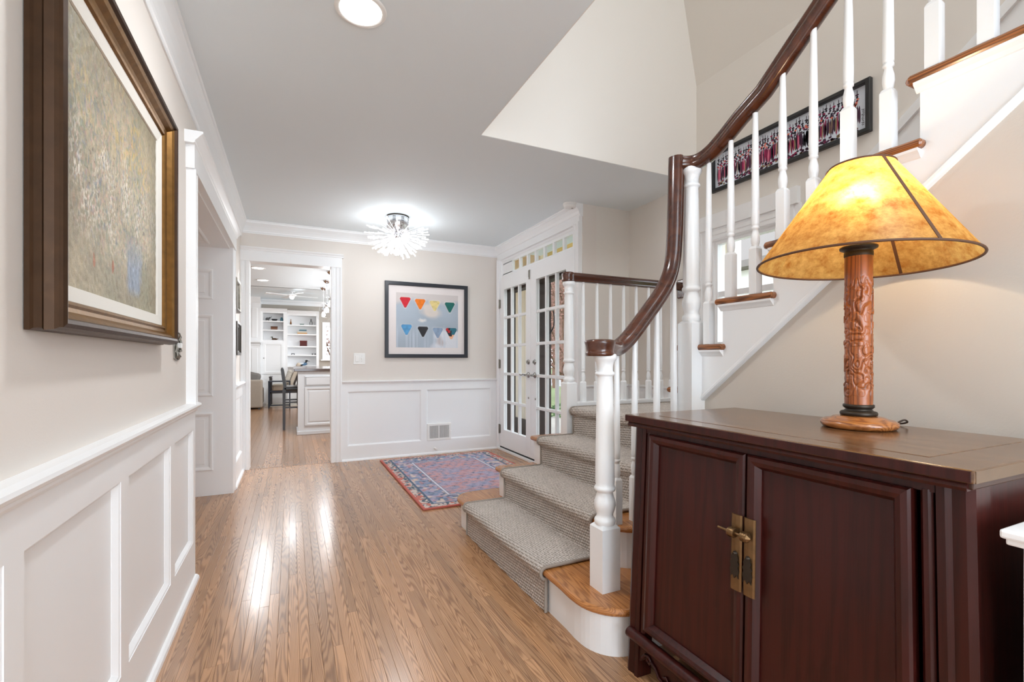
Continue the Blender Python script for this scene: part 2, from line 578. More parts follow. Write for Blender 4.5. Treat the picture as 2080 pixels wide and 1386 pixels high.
# lining of the deep reveal, far side
m = B().box(-1.6, XW, 4.405, 4.42, 0, 1.99)
obj('lining', m, WHITE, trim)
pr = [(0, 0.0), (0, 0.004), (0.010, -0.004), (0.026, -0.010), (0.034, -0.010), (0.05, -0.004), (0.05, -0.012), (0, -0.012)]
fnr = lambda u, v, h: (u, 4.402 - h, v)
for z0, z1 in ((0.20, 0.66), (0.79, 1.44), (1.56, 1.80)):
    q = B()
    for wch in ('bottom', 'right', 'top', 'left'):
        q.member(-1.05, -0.565, z0, z1, [(0, 0), (0, 0.006), (0.008, 0.010), (0.018, 0.008), (0.03, 0.001), (0.03, 0)], fnr, wch)
    q.box(-1.0, -0.62, 4.397, 4.404, z0 + 0.05, z1 - 0.05, bev=0.004)
    obj('lining_panel', q, WHITE, trim)
obj('soffit_lining', B().box(-1.6, XW, 2.76, 4.405, 1.975, 1.99), WHITE, trim)
fns = lambda u, v, h: (u, v, 1.975 - h)
for y0, y1 in ((2.9, 3.45), (3.55, 4.25)):
    q = B()
    for wch in ('bottom', 'right', 'top', 'left'):
        q.member(-1.05, -0.565, y0, y1, [(0, 0), (0, 0.006), (0.008, 0.010), (0.018, 0.008), (0.03, 0.001), (0.03, 0)], fns, wch)
    obj('lining_panel', q, WHITE, trim)

# ------------------------------------------------------------------ far wall with kitchen opening
YW = 5.29
wf = thing('wall_far', 'beige far wall with white wainscot beside the kitchen opening', 'wall', (0.9, YW, 0), kind='structure')
m = B().box(-0.6, -0.39, YW, YW + 0.13, 0, 2.46).box(0.392, 2.40, YW, YW + 0.13, 0, 2.46).box(-0.39, 0.392, YW, YW + 0.13, 2.065, 2.46)
obj('plaster', m, BEIGE, wf)
YS = 5.27
fnf = XZ(YW)
xa, xb = 0.484, 2.262
panels = [(0.538, 1.335), (1.394, 2.184)]
obj('baseboard', B().box(xa, xb, YS, YW, 0, 0.158), WHITE, wf)
obj('base_shoe', B().ext([(0, 0), (0.018, 0), (0.016, 0.012), (0.008, 0.02), (0, 0.022)], lambda u, v, t: (t, YS - u, v), xa, xb), WHITE, wf)
obj('top_rail', B().box(xa, xb, YS, YW, 0.74, 0.83), WHITE, wf)
cap = [(0, 0.82), (0.026, 0.82), (0.03, 0.828), (0.042, 0.838), (0.045, 0.846), (0.03, 0.853), (0, 0.853)]
obj('chair_rail', B().ext(cap, lambda u, v, t: (t, YW - u, v), xa, xb), WHITE, wf)
ed = [xa] + [e for p in panels for e in p] + [xb]
for k in range(0, len(ed), 2):
    obj('stile', B().box(ed[k], ed[k + 1], YS, YW, 0.158, 0.74), WHITE, wf)
for a, b in panels:
    q = B().box(a, b, YW - 0.003, YW + 0.01, 0.158, 0.74)
    for wch in ('bottom', 'right', 'top', 'left'):
        q.member(a, b, 0.158, 0.74, [(0, 0), (0, 0.018), (0.006, 0.016), (0.011, 0.010), (0.016, 0.004), (0.016, 0)], fnf, wch)
    obj('panel', q, WHITE, wf)

trim2 = thing('trim_2', 'white fluted casing around the kitchen opening in the far wall', 'trim', (0, YW, 0), kind='structure')
for sgn, xi in ((-1, -0.372), (1, 0.374)):
    obj('casing', B().ext(cas, lambda u, v, t: (xi + sgn * u * 0.95, YW - v, t), 0, 2.052), WHITE, trim2)
obj('head_board', B().box(-0.452, 0.484, YW - 0.034, YW, 2.05, 2.155), WHITE, trim2)
obj('head_cap', B().ext([(0, 2.15), (0.034, 2.15), (0.04, 2.154), (0.044, 2.166), (0.056, 2.178), (0.058, 2.186), (0, 2.186)], lambda u, v, t: (t, YW - u, v), -0.448, 0.498), WHITE, trim2)
obj('jamb_lining', B().box(-0.392, -0.374, YW - 0.005, YW + 0.135, 0, 2.065).box(0.376, 0.394, YW - 0.005, YW + 0.135, 0, 2.065).box(-0.39, 0.392, YW - 0.005, YW + 0.135, 2.052, 2.068), WHITE, trim2)
q = B()
for xi, sg in ((-0.374, 1), (0.376, -1)):
    for z in (1.62, 1.72):
        q.box(xi, xi + sg * 0.004, YW + 0.03, YW + 0.06, z, z + 0.02)
obj('strike_plate', q, NICKEL, trim2)

# ------------------------------------------------------------------ crown moulding
crown = [(0, 2.325), (0.008, 2.325), (0.010, 2.334), (0.016, 2.338), (0.018, 2.35), (0.026, 2.368), (0.040, 2.392), (0.056, 2.41), (0.064, 2.418), (0.066, 2.43), (0.072, 2.434), (0.072, 2.445), (0, 2.445)]
tag(obj('trim_3', B().ext(crown, lambda u, v, t: (XW + u * 0.8, t, v if v > 2.43 else 2.44 - (2.44 - v) * 1.35), -2.6, YW), WHITE), 'white crown moulding along the left wall', 'trim', kind='structure')
tag(obj('trim_4', B().ext(crown, lambda u, v, t: (t, YW - u, v), XW, 2.30), WHITE), 'white crown moulding along the far wall', 'trim', kind='structure')

# ------------------------------------------------------------------ right-hand walls, ceiling, stairwell
XD = 2.30
wd = thing('wall_entry', 'greige wall around the glazed entrance doors', 'wall', (XD, 4.4, 0), kind='structure')
m = B().box(XD, XD + 0.14, 5.215, YW + 0.13, 0, 2.46).box(XD, XD + 0.139, 3.45, 3.57, 0, 2.46).box(XD, XD + 0.14, 3.57, 5.215, 2.30, 2.46)
obj('plaster', m, BEIGE, wd)
wa = thing('wall_alcove', 'greige alcove wall behind the landing rail', 'wall', (2.55, 3.45, 0), kind='structure')
obj('plaster', B().box(XD + 0.139, 2.95, 3.45, 3.55, 0, 2.46), GREIGE, wa)
obj('chair_rail', B().ext([(0, 0.80), (0.012, 0.80), (0.014, 0.83), (0.03, 0.845), (0.03, 0.855), (0, 0.858)], lambda u, v, t: (t, 3.45 - u, v), 2.30, 2.80), WHITE, wa)
obj('wainscot_board', B().box(2.30, 2.80, 3.44, 3.452, 0, 0.81), WHITE, wa)

XO = 2.80
wo = thing('wall_right', 'greige outer wall of the staircase with the landing window', 'wall', (XO, 1.0, 0), kind='structure')
wy0, wy1, wz0, wz1 = 1.97, 2.52, 1.16, 2.03
m = B().box(XO, XO + 0.15, wy1, 3.55, 0, 3.17).box(XO, XO + 0.15, -2.6, wy0, 0, 3.17).box(XO, XO + 0.15, wy0, wy1, 0, wz0).box(XO, XO + 0.15, wy0, wy1, wz1, 3.17)
lean = [(XO, 3.165), (XO - 0.36, 4.9), (XO - 0.36 + 0.2, 4.9), (XO + 0.15, 3.165)]
m.ext(lean, lambda u, v, t: (u, t, v), -2.6, 2.70)
obj('plaster', m, GREIGE, wo)
sl = 0.8275
zr = lambda y: 2.30 + (1.242 - y) * sl * 1.02
# panelling that climbs with the stairs
pts = [(1.86, 0.70), (1.86, zr(1.86)), (-0.9, zr(-0.9)), (-0.9, 0.70)]
obj('wainscot_board', B().ext(pts, lambda u, v, t: (XO - t, u, v), 0.0, 0.012), WHITE2, wo)
pts = [(1.86, zr(1.86)), (1.86, zr(1.86) + 0.055), (-0.9, zr(-0.9) + 0.055), (-0.9, zr(-0.9))]
obj('chair_rail', B().ext(pts, lambda u, v, t: (XO - t, u, v), 0.0, 0.032), WHITE2, wo)
obj('wainscot_board', B().box(XO - 0.012, XO, 2.66, 3.45, 0.6, 0.80), WHITE2, wo)
obj('chair_rail', B().ext([(0, 0.80), (0.012, 0.80), (0.014, 0.83), (0.03, 0.845), (0.03, 0.855), (0, 0.858)], lambda u, v, t: (XO - u, t, v), 2.66, 3.45), WHITE2, wo)

ceil = thing('ceiling', 'flat white hall ceiling with the stairwell cut out', 'ceiling', (0, 0, 2.44), kind='structure')
m = B().box(-0.6, 1.036, -2.7, 5.42, 2.44, 2.60).box(1.036, 2.95, 2.66, 5.42, 2.44, 2.60)
obj('plaster', m, CEIL, ceil)
m = B().box(0.93, 1.040, -2.7, 2.656, 2.441, 4.95).box(1.036, 2.95, 2.656, 2.78, 2.441, 4.95)
tag(obj('wall_stairwell', m, plain('cream_stairwell_paint', (234, 230, 224), 0.65, bump=0.12, bscale=170)), 'cream stairwell wall rising above the hall ceiling edge', 'wall', kind='structure')
tag(obj('ceiling', B().box(0.9, 3.0, -2.7, 2.8, 4.9, 5.0), CEIL), 'upper ceiling over the stairwell', 'ceiling', kind='structure')

# wall under the upper flight, behind the dark cabinet
XB = 1.70
slope = 0.8275
zb = lambda y: 0.867 + (1.598 - y) * slope
pts = [(1.64, 0), (1.64, zb(1.64)), (-0.9, zb(-0.9)), (-2.6, zb(-0.9)), (-2.6, 0)]
tag(obj('wall_stair', B().ext(pts, lambda u, v, t: (t, u, v), XB, XB + 0.08), plain('stair_wall_paint', (200, 193, 184), 0.62, bump=0.18, bscale=150)), 'greige wall under the stairs behind the dark cabinet', 'wall', kind='structure')
m = B().box(-1.7, -0.6, -2.75, -2.6, 0, 2.5)
m.box(-0.6, 3.0, -2.75, -2.6, 2.5, 5.0).box(1.7, 3.0, -2.75, -2.6, 0, 2.5)
m.box(-0.6, 1.7, -2.75, -2.6, 0, 0.45)
tag(obj('wall_near', m, BEIGE), 'beige wall behind the camera with a wide window opening', 'wall', kind='structure')

# ------------------------------------------------------------------ kitchen and living room beyond
kc = thing('ceiling', 'white kitchen and living room ceiling seen through the opening', 'ceiling', (0.7, 9, 2.44), kind='structure')
obj('plaster', B().box(-3.2, 2.5, 5.42, 9.9, 2.44, 2.55).box(-3.2, 2.5, 9.9, 13.6, 2.60, 2.7).box(-3.2, 2.5, 9.86, 9.9, 2.44, 2.65), CEIL, kc)
tag(obj('wall_living', B().box(-3.2, 0.80, 13.4, 13.55, 0, 2.7).box(1.75, 2.5, 13.4, 13.55, 0, 2.7).box(0.80, 1.75, 13.4, 13.55, 0, 1.15).box(0.80, 1.75, 13.4, 13.55, 2.0, 2.7), TAUPE), 'taupe end wall of the living room above the bookcases', 'wall', kind='structure')
tag(obj('wall_kitchen', B().box(-3.25, -3.1, 5.42, 13.6, 0, 2.7).box(2.42, 2.50, 5.42, 13.6, 0, 2.7).box(-3.2, -0.6, 5.29, 5.42, 0, 2.5), BEIGE), 'beige side walls of the kitchen out of direct view', 'wall', kind='structure')
tag(obj('trim_5', B().ext([(0, 2.48), (0.01, 2.48), (0.03, 2.54), (0.08, 2.58), (0.09, 2.6), (0, 2.6)], lambda u, v, t: (t, 13.4 - u, v), -3.1, 2.42), WHITE), 'white crown moulding over the living room end wall', 'trim', kind='structure')

# ------------------------------------------------------------------ glazed entrance doors
XF = 2.262          # front of casings
tdoor = thing('trim_6', 'white casing and cornice around the glazed entrance doors', 'trim', (XD, 4.4, 0), kind='structure')
for ys, sg in ((5.213, 1), (3.572, -1)):
    obj('casing', B().ext([(u * 0.95 if sg < 0 else u * 0.45, v * 1.3) for u, v in cas], lambda u, v, t: (XD - v, ys + sg * u, t), 0, 2.285), WHITE, tdoor)
obj('head_board', B().box(XD - 0.032, XD, 3.462, 5.27, 2.275, 2.335), WHITE, tdoor)
cor = [(0, 2.33), (0.034, 2.33), (0.04, 2.336), (0.04, 2.345), (0.05, 2.352), (0.06, 2.375), (0.085, 2.405), (0.095, 2.41), (0.095, 2.425), (0.105, 2.43), (0.105, 2.442), (0, 2.442)]
obj('cornice', B().ext(cor, lambda u, v, t: (XD - u * 0.75, t, v), 3.45, 5.29), WHITE, tdoor)
obj('jamb', B().box(XD - 0.005, XD + 0.14, 5.205, 5.216, 0, 2.29).box(XD - 0.005, XD + 0.14, 3.569, 3.58, 0, 2.29).box(XD - 0.01, XD + 0.14, 3.57, 5.215, 2.035, 2.075).box(XD, XD + 0.14, 3.57, 5.215, 2.27, 2.30), WHITE, tdoor)
obj('door_sill', B().box(XD - 0.045, XD + 0.17, 3.55, 5.235, 0, 0.028, bev=0.004), WHITE, tdoor)
obj('sill_seal', B().box(XD - 0.02, XD + 0.03, 3.58, 5.205, 0.028, 0.042), DARKSLOT, tdoor)

trs = thing('window_1', 'seven-pane transom over the glazed entrance doors', 'window', (XD, 4.4, 2.17), kind='structure')
ya, yb, za, zb_ = 3.58, 5.205, 2.075, 2.27
q = B()
fnx = lambda u, v, h: (XD + 0.03 - h, u, v)
for wch in ('bottom', 'right', 'top', 'left'):
    q.member(ya, yb, za, zb_, [(0, 0), (0, 0.03), (0.012, 0.03), (0.02, 0.022), (0.02, 0)], fnx, wch)
q.box(XD + 0.012, XD + 0.045, ya, yb, za, 2.108).box(XD + 0.012, XD + 0.045, ya, yb, 2.222, zb_).box(XD + 0.012, XD + 0.045, 4.925, yb, 2.1, 2.23).box(XD + 0.012, XD + 0.045, ya, 3.61, 2.1, 2.23)
obj('sash', q, WHITE, trs)
n = 7
for k in range(n):
    a = 3.61 + (4.925 - 3.61) * k / n; b_ = 3.61 + (4.925 - 3.61) * (k + 1) / n
    if k: obj('muntin', B().box(XD + 0.012, XD + 0.045, a - 0.017, a + 0.017, 2.108, 2.222, bev=0.004), WHITE, trs)
    obj('pane', B().box(XD + 0.026, XD + 0.029, a, b_, 2.10, 2.23), PANE, trs)


def french_leaf(name, y0, y1, label):
    x0, x1 = XD - 0.022, XD + 0.022
    d = thing(name, label, 'door', (XD, (y0 + y1) / 2, 0.045), kind='structure')
    st = 0.112
    g0, g1, gz0, gz1 = y0 + st, y1 - st, 0.25, 1.91
    for a, b in ((y0, g0), (g1, y1)):
        obj('stile', B().box(x0, x1, a, b, 0.045, 2.032, bev=0.002), WHITE, d)
    obj('rail', B().box(x0, x1, g0, g1, 0.045, gz0), WHITE, d)
    obj('rail', B().box(x0, x1, g0, g1, gz1, 2.032), WHITE, d)
    mw = 0.013
    for k in (1, 2):
        y = g0 + (g1 - g0) * k / 3
        obj('muntin', B().box(x0 + 0.004, x1 - 0.004, y - mw, y + mw, gz0, gz1, bev=0.005), WHITE, d)
    for k in range(1, 5):
        z = gz0 + (gz1 - gz0) * k / 5
        obj('muntin', B().box(x0 + 0.005, x1 - 0.005, g0, g1, z - mw * 1.2, z + mw * 1.2, bev=0.006), WHITE, d)
    for i in range(3):
        for j in range(5):
            obj('pane', B().box(XD - 0.002, XD + 0.002, g0 + (g1 - g0) * i / 3, g0 + (g1 - g0) * (i + 1) / 3, gz0 + (gz1 - gz0) * j / 5, gz0 + (gz1 - gz0) * (j + 1) / 5), PANE, d)
    return d


d1 = french_leaf('door_1', 4.400, 5.203, 'fifteen-pane white glazed door leaf hinged beside the far wall')
d2 = french_leaf('door_2', 3.583, 4.396, 'fifteen-pane white glazed door leaf behind the landing newel')
RX = Matrix.Rotation(-PI / 2, 4, 'Y')      # lathe axis along -X
for z in (0.25, 1.03, 1.75):
    q = B().lathe([(0.008, -0.055), (0.008, 0.055)], (XD - 0.030, 5.207, z), 10)
    q.box(XD - 0.026, XD - 0.022, 5.18, 5.235, z - 0.05, z + 0.05)
    obj('hinge', q, PEWTER, d1)
obj('surface_bolt', B().box(XD - 0.03, XD - 0.022, 4.41, 4.435, 1.93, 2.03, bev=0.002).box(XD - 0.036, XD - 0.03, 4.416, 4.428, 1.95, 2.02), PEWTER, d1)
for d, y in ((d1, 4.446), (d2, 4.300)):
    obj('deadbolt', B().lathe([(0.026, 0), (0.028, 0.006), (0.022, 0.012), (0.020, 0.014)], (XD - 0.022, y, 1.055), 20, mat=RX).box(XD - 0.05, XD - 0.034, y - 0.004, y + 0.004, 1.043, 1.067), NICKEL, d)
    obj('rosette', B().lathe([(0.030, 0), (0.031, 0.006), (0.024, 0.012), (0.012, 0.018), (0.011, 0.05)], (XD - 0.022, y, 0.918), 20, mat=RX), NICKEL, d)
    sg = 1 if d is d1 else 1
    obj('lever_handle', B().tube(catmull([(XD - 0.068, y, 0.918), (XD - 0.078, y + 0.03 * sg, 0.924), (XD - 0.078, y + 0.07 * sg, 0.914), (XD - 0.072, y + 0.11 * sg, 0.922)], 5), 0.008, 8), NICKEL, d)
    obj('keyhole_cover', B().lathe([(0.011, 0), (0.011, 0.004), (0.006, 0.006)], (XD - 0.022, y + (0.0 if d is d1 else -0.01), 0.675), 14, mat=RX), NICKEL, d)

# ------------------------------------------------------------------ landing window
win = thing('window_2', 'white landing window behind the upper flight balusters', 'window', (XO, 2.25, 1.6), kind='structure')
q = B()
fo = lambda u, v, h: (XO - h, u, v)
flut = [(0, 0), (0, 0.02), (0.01, 0.026), (0.03, 0.026), (0.035, 0.019), (0.05, 0.019), (0.055, 0.025), (0.085, 0.025), (0.09, 0.018), (0.118, 0.018), (0.118, 0)]
for ys, sg in ((2.53, 1), (1.962, -1)):
    obj('casing', B().ext([(u * 1.05, v) for u, v in flut], lambda u, v, t: (XO - v, ys + sg * u, t), 1.10, 2.035), WHITE, win)
obj('casing', B().ext([(u * 0.72, v) for u, v in flut], lambda u, v, t: (XO - v, t, 1.945 + u), 1.96, 2.53), WHITE, win)
obj('head_board', B().box(XO - 0.034, XO, 1.845, 2.655, 2.03, 2.135), WHITE, win)
obj('sill', B().box(XO - 0.06, XO + 0.05, 1.84, 2.66, 1.085, 1.115, bev=0.006), WHITE, win)
q = B()
for wch in ('bottom', 'right', 'top', 'left'):
    q.member(wy0, wy1, wz0, wz1 - 0.06, [(0, -0.06), (0, 0.0), (0.025, 0.0), (0.035, -0.01), (0.05, -0.012), (0.05, -0.06)], fo, wch)
obj('sash', q, WHITE, win)
obj('meeting_rail', B().box(XO + 0.02, XO + 0.06, wy0, wy1, 1.535, 1.575), WHITE, win)
obj('pane', B().box(XO + 0.04, XO + 0.044, wy0 + 0.02, wy1 - 0.02, wz0 + 0.02, 1.55), PANE, win)
obj('pane', B().box(XO + 0.05, XO + 0.054, wy0 + 0.02, wy1 - 0.02, 1.55, wz1 - 0.08), PANE, win)

# ------------------------------------------------------------------ staircase
TZ = [0.183, 0.370, 0.556, 0.742]         # wood tops of the lower flight; the last is the landing
NX = [0.970, 1.222, 1.486, 1.738]         # nosing fronts
YN, YFAR = 1.60, 2.905                    # near and far tread ends
stair = thing('staircase', 'white and oak staircase with turned balusters and mahogany rail', 'staircase', (1.0, 2.2, 0))


def slab(outline, z1, th=0.028, rnd=0.012):
    """tread with a rounded nosing all round"""
    b = B()
    n = len(outline)
    cx = sum(p[0] for p in outline) / n; cy = sum(p[1] for p in outline) / n
    rings = []
    for k in range(7):
        a = -PI / 2 + PI * k / 6
        ins = rnd * (1 - math.cos(a)); z = z1 - th / 2 + th / 2 * math.sin(a)
        ring = []
        for i in range(n):
            p0 = Vector(outline[i - 1]); p1 = Vector(outline[i]); p2 = Vector(outline[(i + 1) % n])
            e1 = (p1 - p0).normalized(); e2 = (p2 - p1).normalized()
            n1 = Vector((-e1.y, e1.x)); n2 = Vector((-e2.y, e2.x))
            nn = (n1 + n2); nn = nn / max(0.5, nn.length_squared / 2)
            q = p1 + nn * ins
            ring.append((q.x, q.y, z))
        rings.append(ring)
    vs = [v for r in rings for v in r]
    fs = []
    for k in range(6):
        for i in range(n):
            j = (i + 1) % n
            fs.append((k * n + i, k * n + j, (k + 1) * n + j, (k + 1) * n + i))
    b.add(vs, fs, 0, False)
    b.add(rings[0][::-1], [tuple(range(n))]); b.add(rings[-1], [tuple(range(n))])
    return b


def arc(cx, cy, r, a0, a1, n=8, ry=None):
    ry = ry or r
    return [(cx + r * math.cos(math.radians(a0 + (a1 - a0) * k / n)), cy + ry * math.sin(math.radians(a0 + (a1 - a0) * k / n))) for k in range(n + 1)]


# counter-clockwise outlines (inside on the left)
t1 = arc(1.115, 2.885, 0.145, 90, 180, 8, 0.15) + [(0.970, 2.7), (0.970, 1.62), (0.966, 1.55)] + arc(1.13, 1.52, 0.163, 185, 270, 10, 0.178) + [(1.60, 1.342), (1.60, 1.62), (1.42, 1.64), (1.42, 3.035)]
t2 = arc(1.262, 2.865, 0.04, 90, 180, 4) + [(1.222, 2.6), (1.222, 1.80)] + arc(1.362, 1.74, 0.14, 185, 270, 8, 0.165) + [(1.545, 1.575), (1.545, 2.905)]
t3 = arc(1.526, 2.865, 0.04, 90, 180, 4) + [(1.486, 2.6), (1.486, 1.60), (1.80, 1.60), (1.80, 2.905)]
for k, t in enumerate((t1, t2, t3)):
    obj('tread', slab(t, TZ[k]), OAKTREAD, stair)
obj('landing_floor', B().box(1.765, XO - 0.002, 1.66, 2.86, TZ[3] - 0.03, TZ[3]), OAKTREAD, stair)
obj('landing_nosing', slab([(1.738, 2.77), (1.738, 1.66), (1.80, 1.66), (1.80, 2.77)], TZ[3]), OAKTREAD, stair)


def inset_poly(t, d):
    n = len(t); out = []
    for i in range(n):
        p0 = Vector(t[i - 1]); p1 = Vector(t[i]); p2 = Vector(t[(i + 1) % n])
        e1 = (p1 - p0).normalized(); e2 = (p2 - p1).normalized()
        nn = Vector((-e1.y, e1.x)) + Vector((-e2.y, e2.x)); nn = nn / max(0.5, nn.length_squared / 2)
        q = p1 + nn * d
        out.append((q.x, q.y))
    return out


for k, t in enumerate((t1, t2, t3)):
    z0 = 0 if k == 0 else TZ[k - 1]
    obj('riser', B().ext(inset_poly(t, 0.028), lambda u, v, w: (u, v, w), z0, TZ[k] - 0.026), WHITE2, stair)
    obj('cove_strip', B().ext(inset_poly(t, 0.019), lambda u, v, w: (u, v, w), TZ[k] - 0.036, TZ[k] - 0.026), WHITE2, stair)
obj('riser', B().box(1.768, 1.79, 1.60, 2.85, TZ[2], TZ[3] - 0.028), WHITE2, stair)
obj('riser', B().box(1.79, XO - 0.014, 2.755, 2.86, 0, TZ[3] - 0.03), WHITE2, stair)
obj('landing_curb', B().box(1.80, XO - 0.014, 2.765, 2.85, TZ[3], 0.785, bev=0.004), WHITE2, stair)

# upper flight
XT = 1.655
UY = lambda i: 1.715 - 0.2343 * i
UZ = lambda i: 1.149 + 0.1935 * i
nU = 9
obj('winder_tread', slab([(XT, 1.755), (XT, 1.64), (XO - 0.014, 1.64), (XO - 0.014, 2.0)], 0.949), OAKTREADD, stair)
obj('riser', B().add([(XT + 0.03, 1.74, 0.70), (XO - 0.014, 1.97, 0.70), (XO - 0.014, 1.94, 0.70), (XT + 0.03, 1.71, 0.70), (XT + 0.03, 1.74, 0.922), (XO - 0.014, 1.97, 0.922), (XO - 0.014, 1.94, 0.922), (XT + 0.03, 1.71, 0.922)], [(0, 1, 2, 3), (4, 5, 6, 7), (0, 1, 5, 4), (1, 2, 6, 5), (2, 3, 7, 6), (3, 0, 4, 7)]), WHITE2, stair)
for i in range(nU):
    y1 = UY(i); y0 = UY(i + 1) - 0.045
    out = [(XO - 0.014, y1), (XT + 0.012, y1), (XT, y1 - 0.012), (XT, y0 + 0.006), (XT + 0.006, y0), (XO - 0.014, y0)]
    obj('tread', slab(out, UZ(i), 0.027), OAKTREADD, stair)
    # bracket moulding under the return nosing
    cv = [(0, 0), (-0.022, 0), (-0.021, -0.008), (-0.012, -0.016), (-0.004, -0.026), (0, -0.028)]
    obj('cove_strip', B().ext(cv, lambda u, v, t: (XT + 0.027 + u, t, UZ(i) - 0.026 + v), y0 + 0.012, y1 - 0.022), WHITE2, stair)
    zlo = UZ(i - 1) - 0.0 if i else 0.949
    obj('riser', B().box(XT + 0.03, XO - 0.014, y1 - 0.050, y1 - 0.030, zlo - 0.0, UZ(i) - 0.026), WHITE2, stair)
# sawtooth stringer
pts = []
for i in range(nU):
    pts.append((UY(i) - 0.030, (UZ(i - 1) if i else 0.80) - 0.026)); pts.append((UY(i) - 0.030, UZ(i) - 0.026))
ye = UY(nU) - 0.03
pts.append((ye, UZ(nU - 1) - 0.026)); pts.append((ye, zb(ye)))
pts.append((1.64, zb(1.64))); pts.append((1.64, 0.80))
# front skin on the stair side of the wall
pp = [(y, z) for y, z in pts if y <= 1.64]
pp = [(1.64, UZ(0) - 0.026)] + pp[1:] if pp[0][1] < 1.1 else [(1.64, UZ(0) - 0.026)] + pp
obj('stringer', B().ext(pp, lambda u, v, t: (t, u, v), XT + 0.027, XB + 0.02), WHITE2, stair)
bead = [(0, 0), (-0.008, 0.004), (-0.010, 0.014), (-0.004, 0.022), (0, 0.024)]
bb = B()
ya, yb = 1.62, -0.9
bb.add([(XT + 0.027 + u, ya, zb(ya) + v) for u, v in bead] + [(XT + 0.027 + u, yb, zb(yb) + v) for u, v in bead], [(i, (i + 1) % 5, 5 + (i + 1) % 5, 5 + i) for i in range(5)])
obj('stringer_bead', bb, WHITE2, stair)
# underside of the flight, so the stair hall is closed behind the wall
obj('soffit', B().ext([(1.64, zb(1.64) - 0.02), (1.64, zb(1.64)), (-0.9, zb(-0.9)), (-0.9, zb(-0.9) - 0.02)], lambda u, v, t: (t, u, v), XB + 0.02, XO), WHITE2, stair)


def square_prof(b, w, z0, z1, cx, cy, ch=0.012):
    h = w / 2; k = h - 0.006
    b.box(cx - h, cx + h, cy - h, cy + h, z0, z1)
    r = h * 0.72
    vs = [(cx - h, cy - h, z1), (cx + h, cy - h, z1), (cx + h, cy + h, z1), (cx - h, cy + h, z1), (cx - r, cy - r, z1 + ch), (cx + r, cy - r, z1 + ch), (cx + r, cy + r, z1 + ch), (cx - r, cy + r, z1 + ch)]
    b.add(vs, [(0, 1, 5, 4), (1, 2, 6, 5), (2, 3, 7, 6), (3, 0, 4, 7), (4, 5, 6, 7)])


def newel(cx, cy, z0, zs, z1, w=0.082, par=None):
    """square foot to zs, turned shaft to z1"""
    b = B()
    square_prof(b, w, z0, zs, cx, cy)
    H = z1 - zs - 0.01
    r = w / 2
    P_ = [(0.90, 0.0), (0.98, 0.012), (1.0, 0.024), (0.94, 0.036), (0.80, 0.044), (0.76, 0.060), (0.90, 0.085), (1.0, 0.112), (0.98, 0.135), (0.84, 0.162), (0.74, 0.186), (0.76, 0.192), (0.94, 0.198), (1.0, 0.208), (1.0, 0.216), (0.92, 0.224), (0.86, 0.230), (0.90, 0.25), (0.88, 0.40), (0.82, 0.60), (0.76, 0.80), (0.72, 0.868), (0.74, 0.872), (0.90, 0.878), (0.92, 0.886), (0.88, 0.894), (0.74, 0.90), (0.76, 0.93), (0.84, 0.952), (1.0, 0.965), (1.08, 0.975), (1.08, 0.992), (1.02, 1.0)]
    b.lathe([(r * a, zs + 0.010 + H * t) for a, t in P_], (cx, cy, 0), 28)
    return obj('newel_post', b, WHITE2, par, (cx, cy, z0))


newel(1.117, 1.522, TZ[0], 0.425, 1.102, 0.084, stair)
newel(1.662, 1.606, 0.0, 1.245, 1.955, 0.084, stair)
newel(1.757, 2.812, TZ[2], 0.915, 1.625, 0.082, stair)


def baluster(cx, cy, z0, z1, sq=0.175, w=0.033):
    b = B()
    square_prof(b, w, z0, z0 + sq, cx, cy, 0.010)
    r = w / 2
    zt = z0 + sq + 0.008
    H = z1 - zt
    P_ = [(0.72, 0), (0.86, 0.012), (0.98, 0.028), (0.92, 0.044), (0.70, 0.060), (0.62, 0.068), (0.86, 0.071), (0.90, 0.076), (0.86, 0.081), (0.72, 0.083), (0.84, 0.086), (0.88, 0.092), (0.90, 0.13)]
    prof = [(r * a, zt + t) for a, t in P_] + [(r * 0.78, zt + 0.13 + (H - 0.13) * 0.5), (r * 0.60, z1)]
    b.lathe(prof, (cx, cy, 0), 14)
    return obj('baluster', b, WHITE2, stair, (cx, cy, z0))


# lower flight, near side
for x, k, zt in ((1.275, 1, 1.115), (1.372, 1, 1.185), (1.498, 2, 1.325), (1.600, 2, 1.47)):
    baluster(x, 1.652, TZ[k], zt, 0.19 if k == 1 else 0.19, 0.034)
# upper flight
zrail = lambda y: 2.218 + 0.83 * (1.142 - y)
ys_ = [1.523 - 0.1158 * i for i in range(16)]
for i, y in enumerate(ys_):
    t = int((1.715 - 0.01 - y) / 0.2343)
    top = {0: 1.953, 1: 2.004}.get(i, zrail(y) - 0.028)
    baluster(1.680, y, UZ(t), top, 0.18, 0.034)
# landing
for x in (1.868, 1.986, 2.104, 2.222, 2.340, 2.458, 2.576, 2.69):
    baluster(x, 2.80, 0.785, 1.632, 0.132, 0.032)

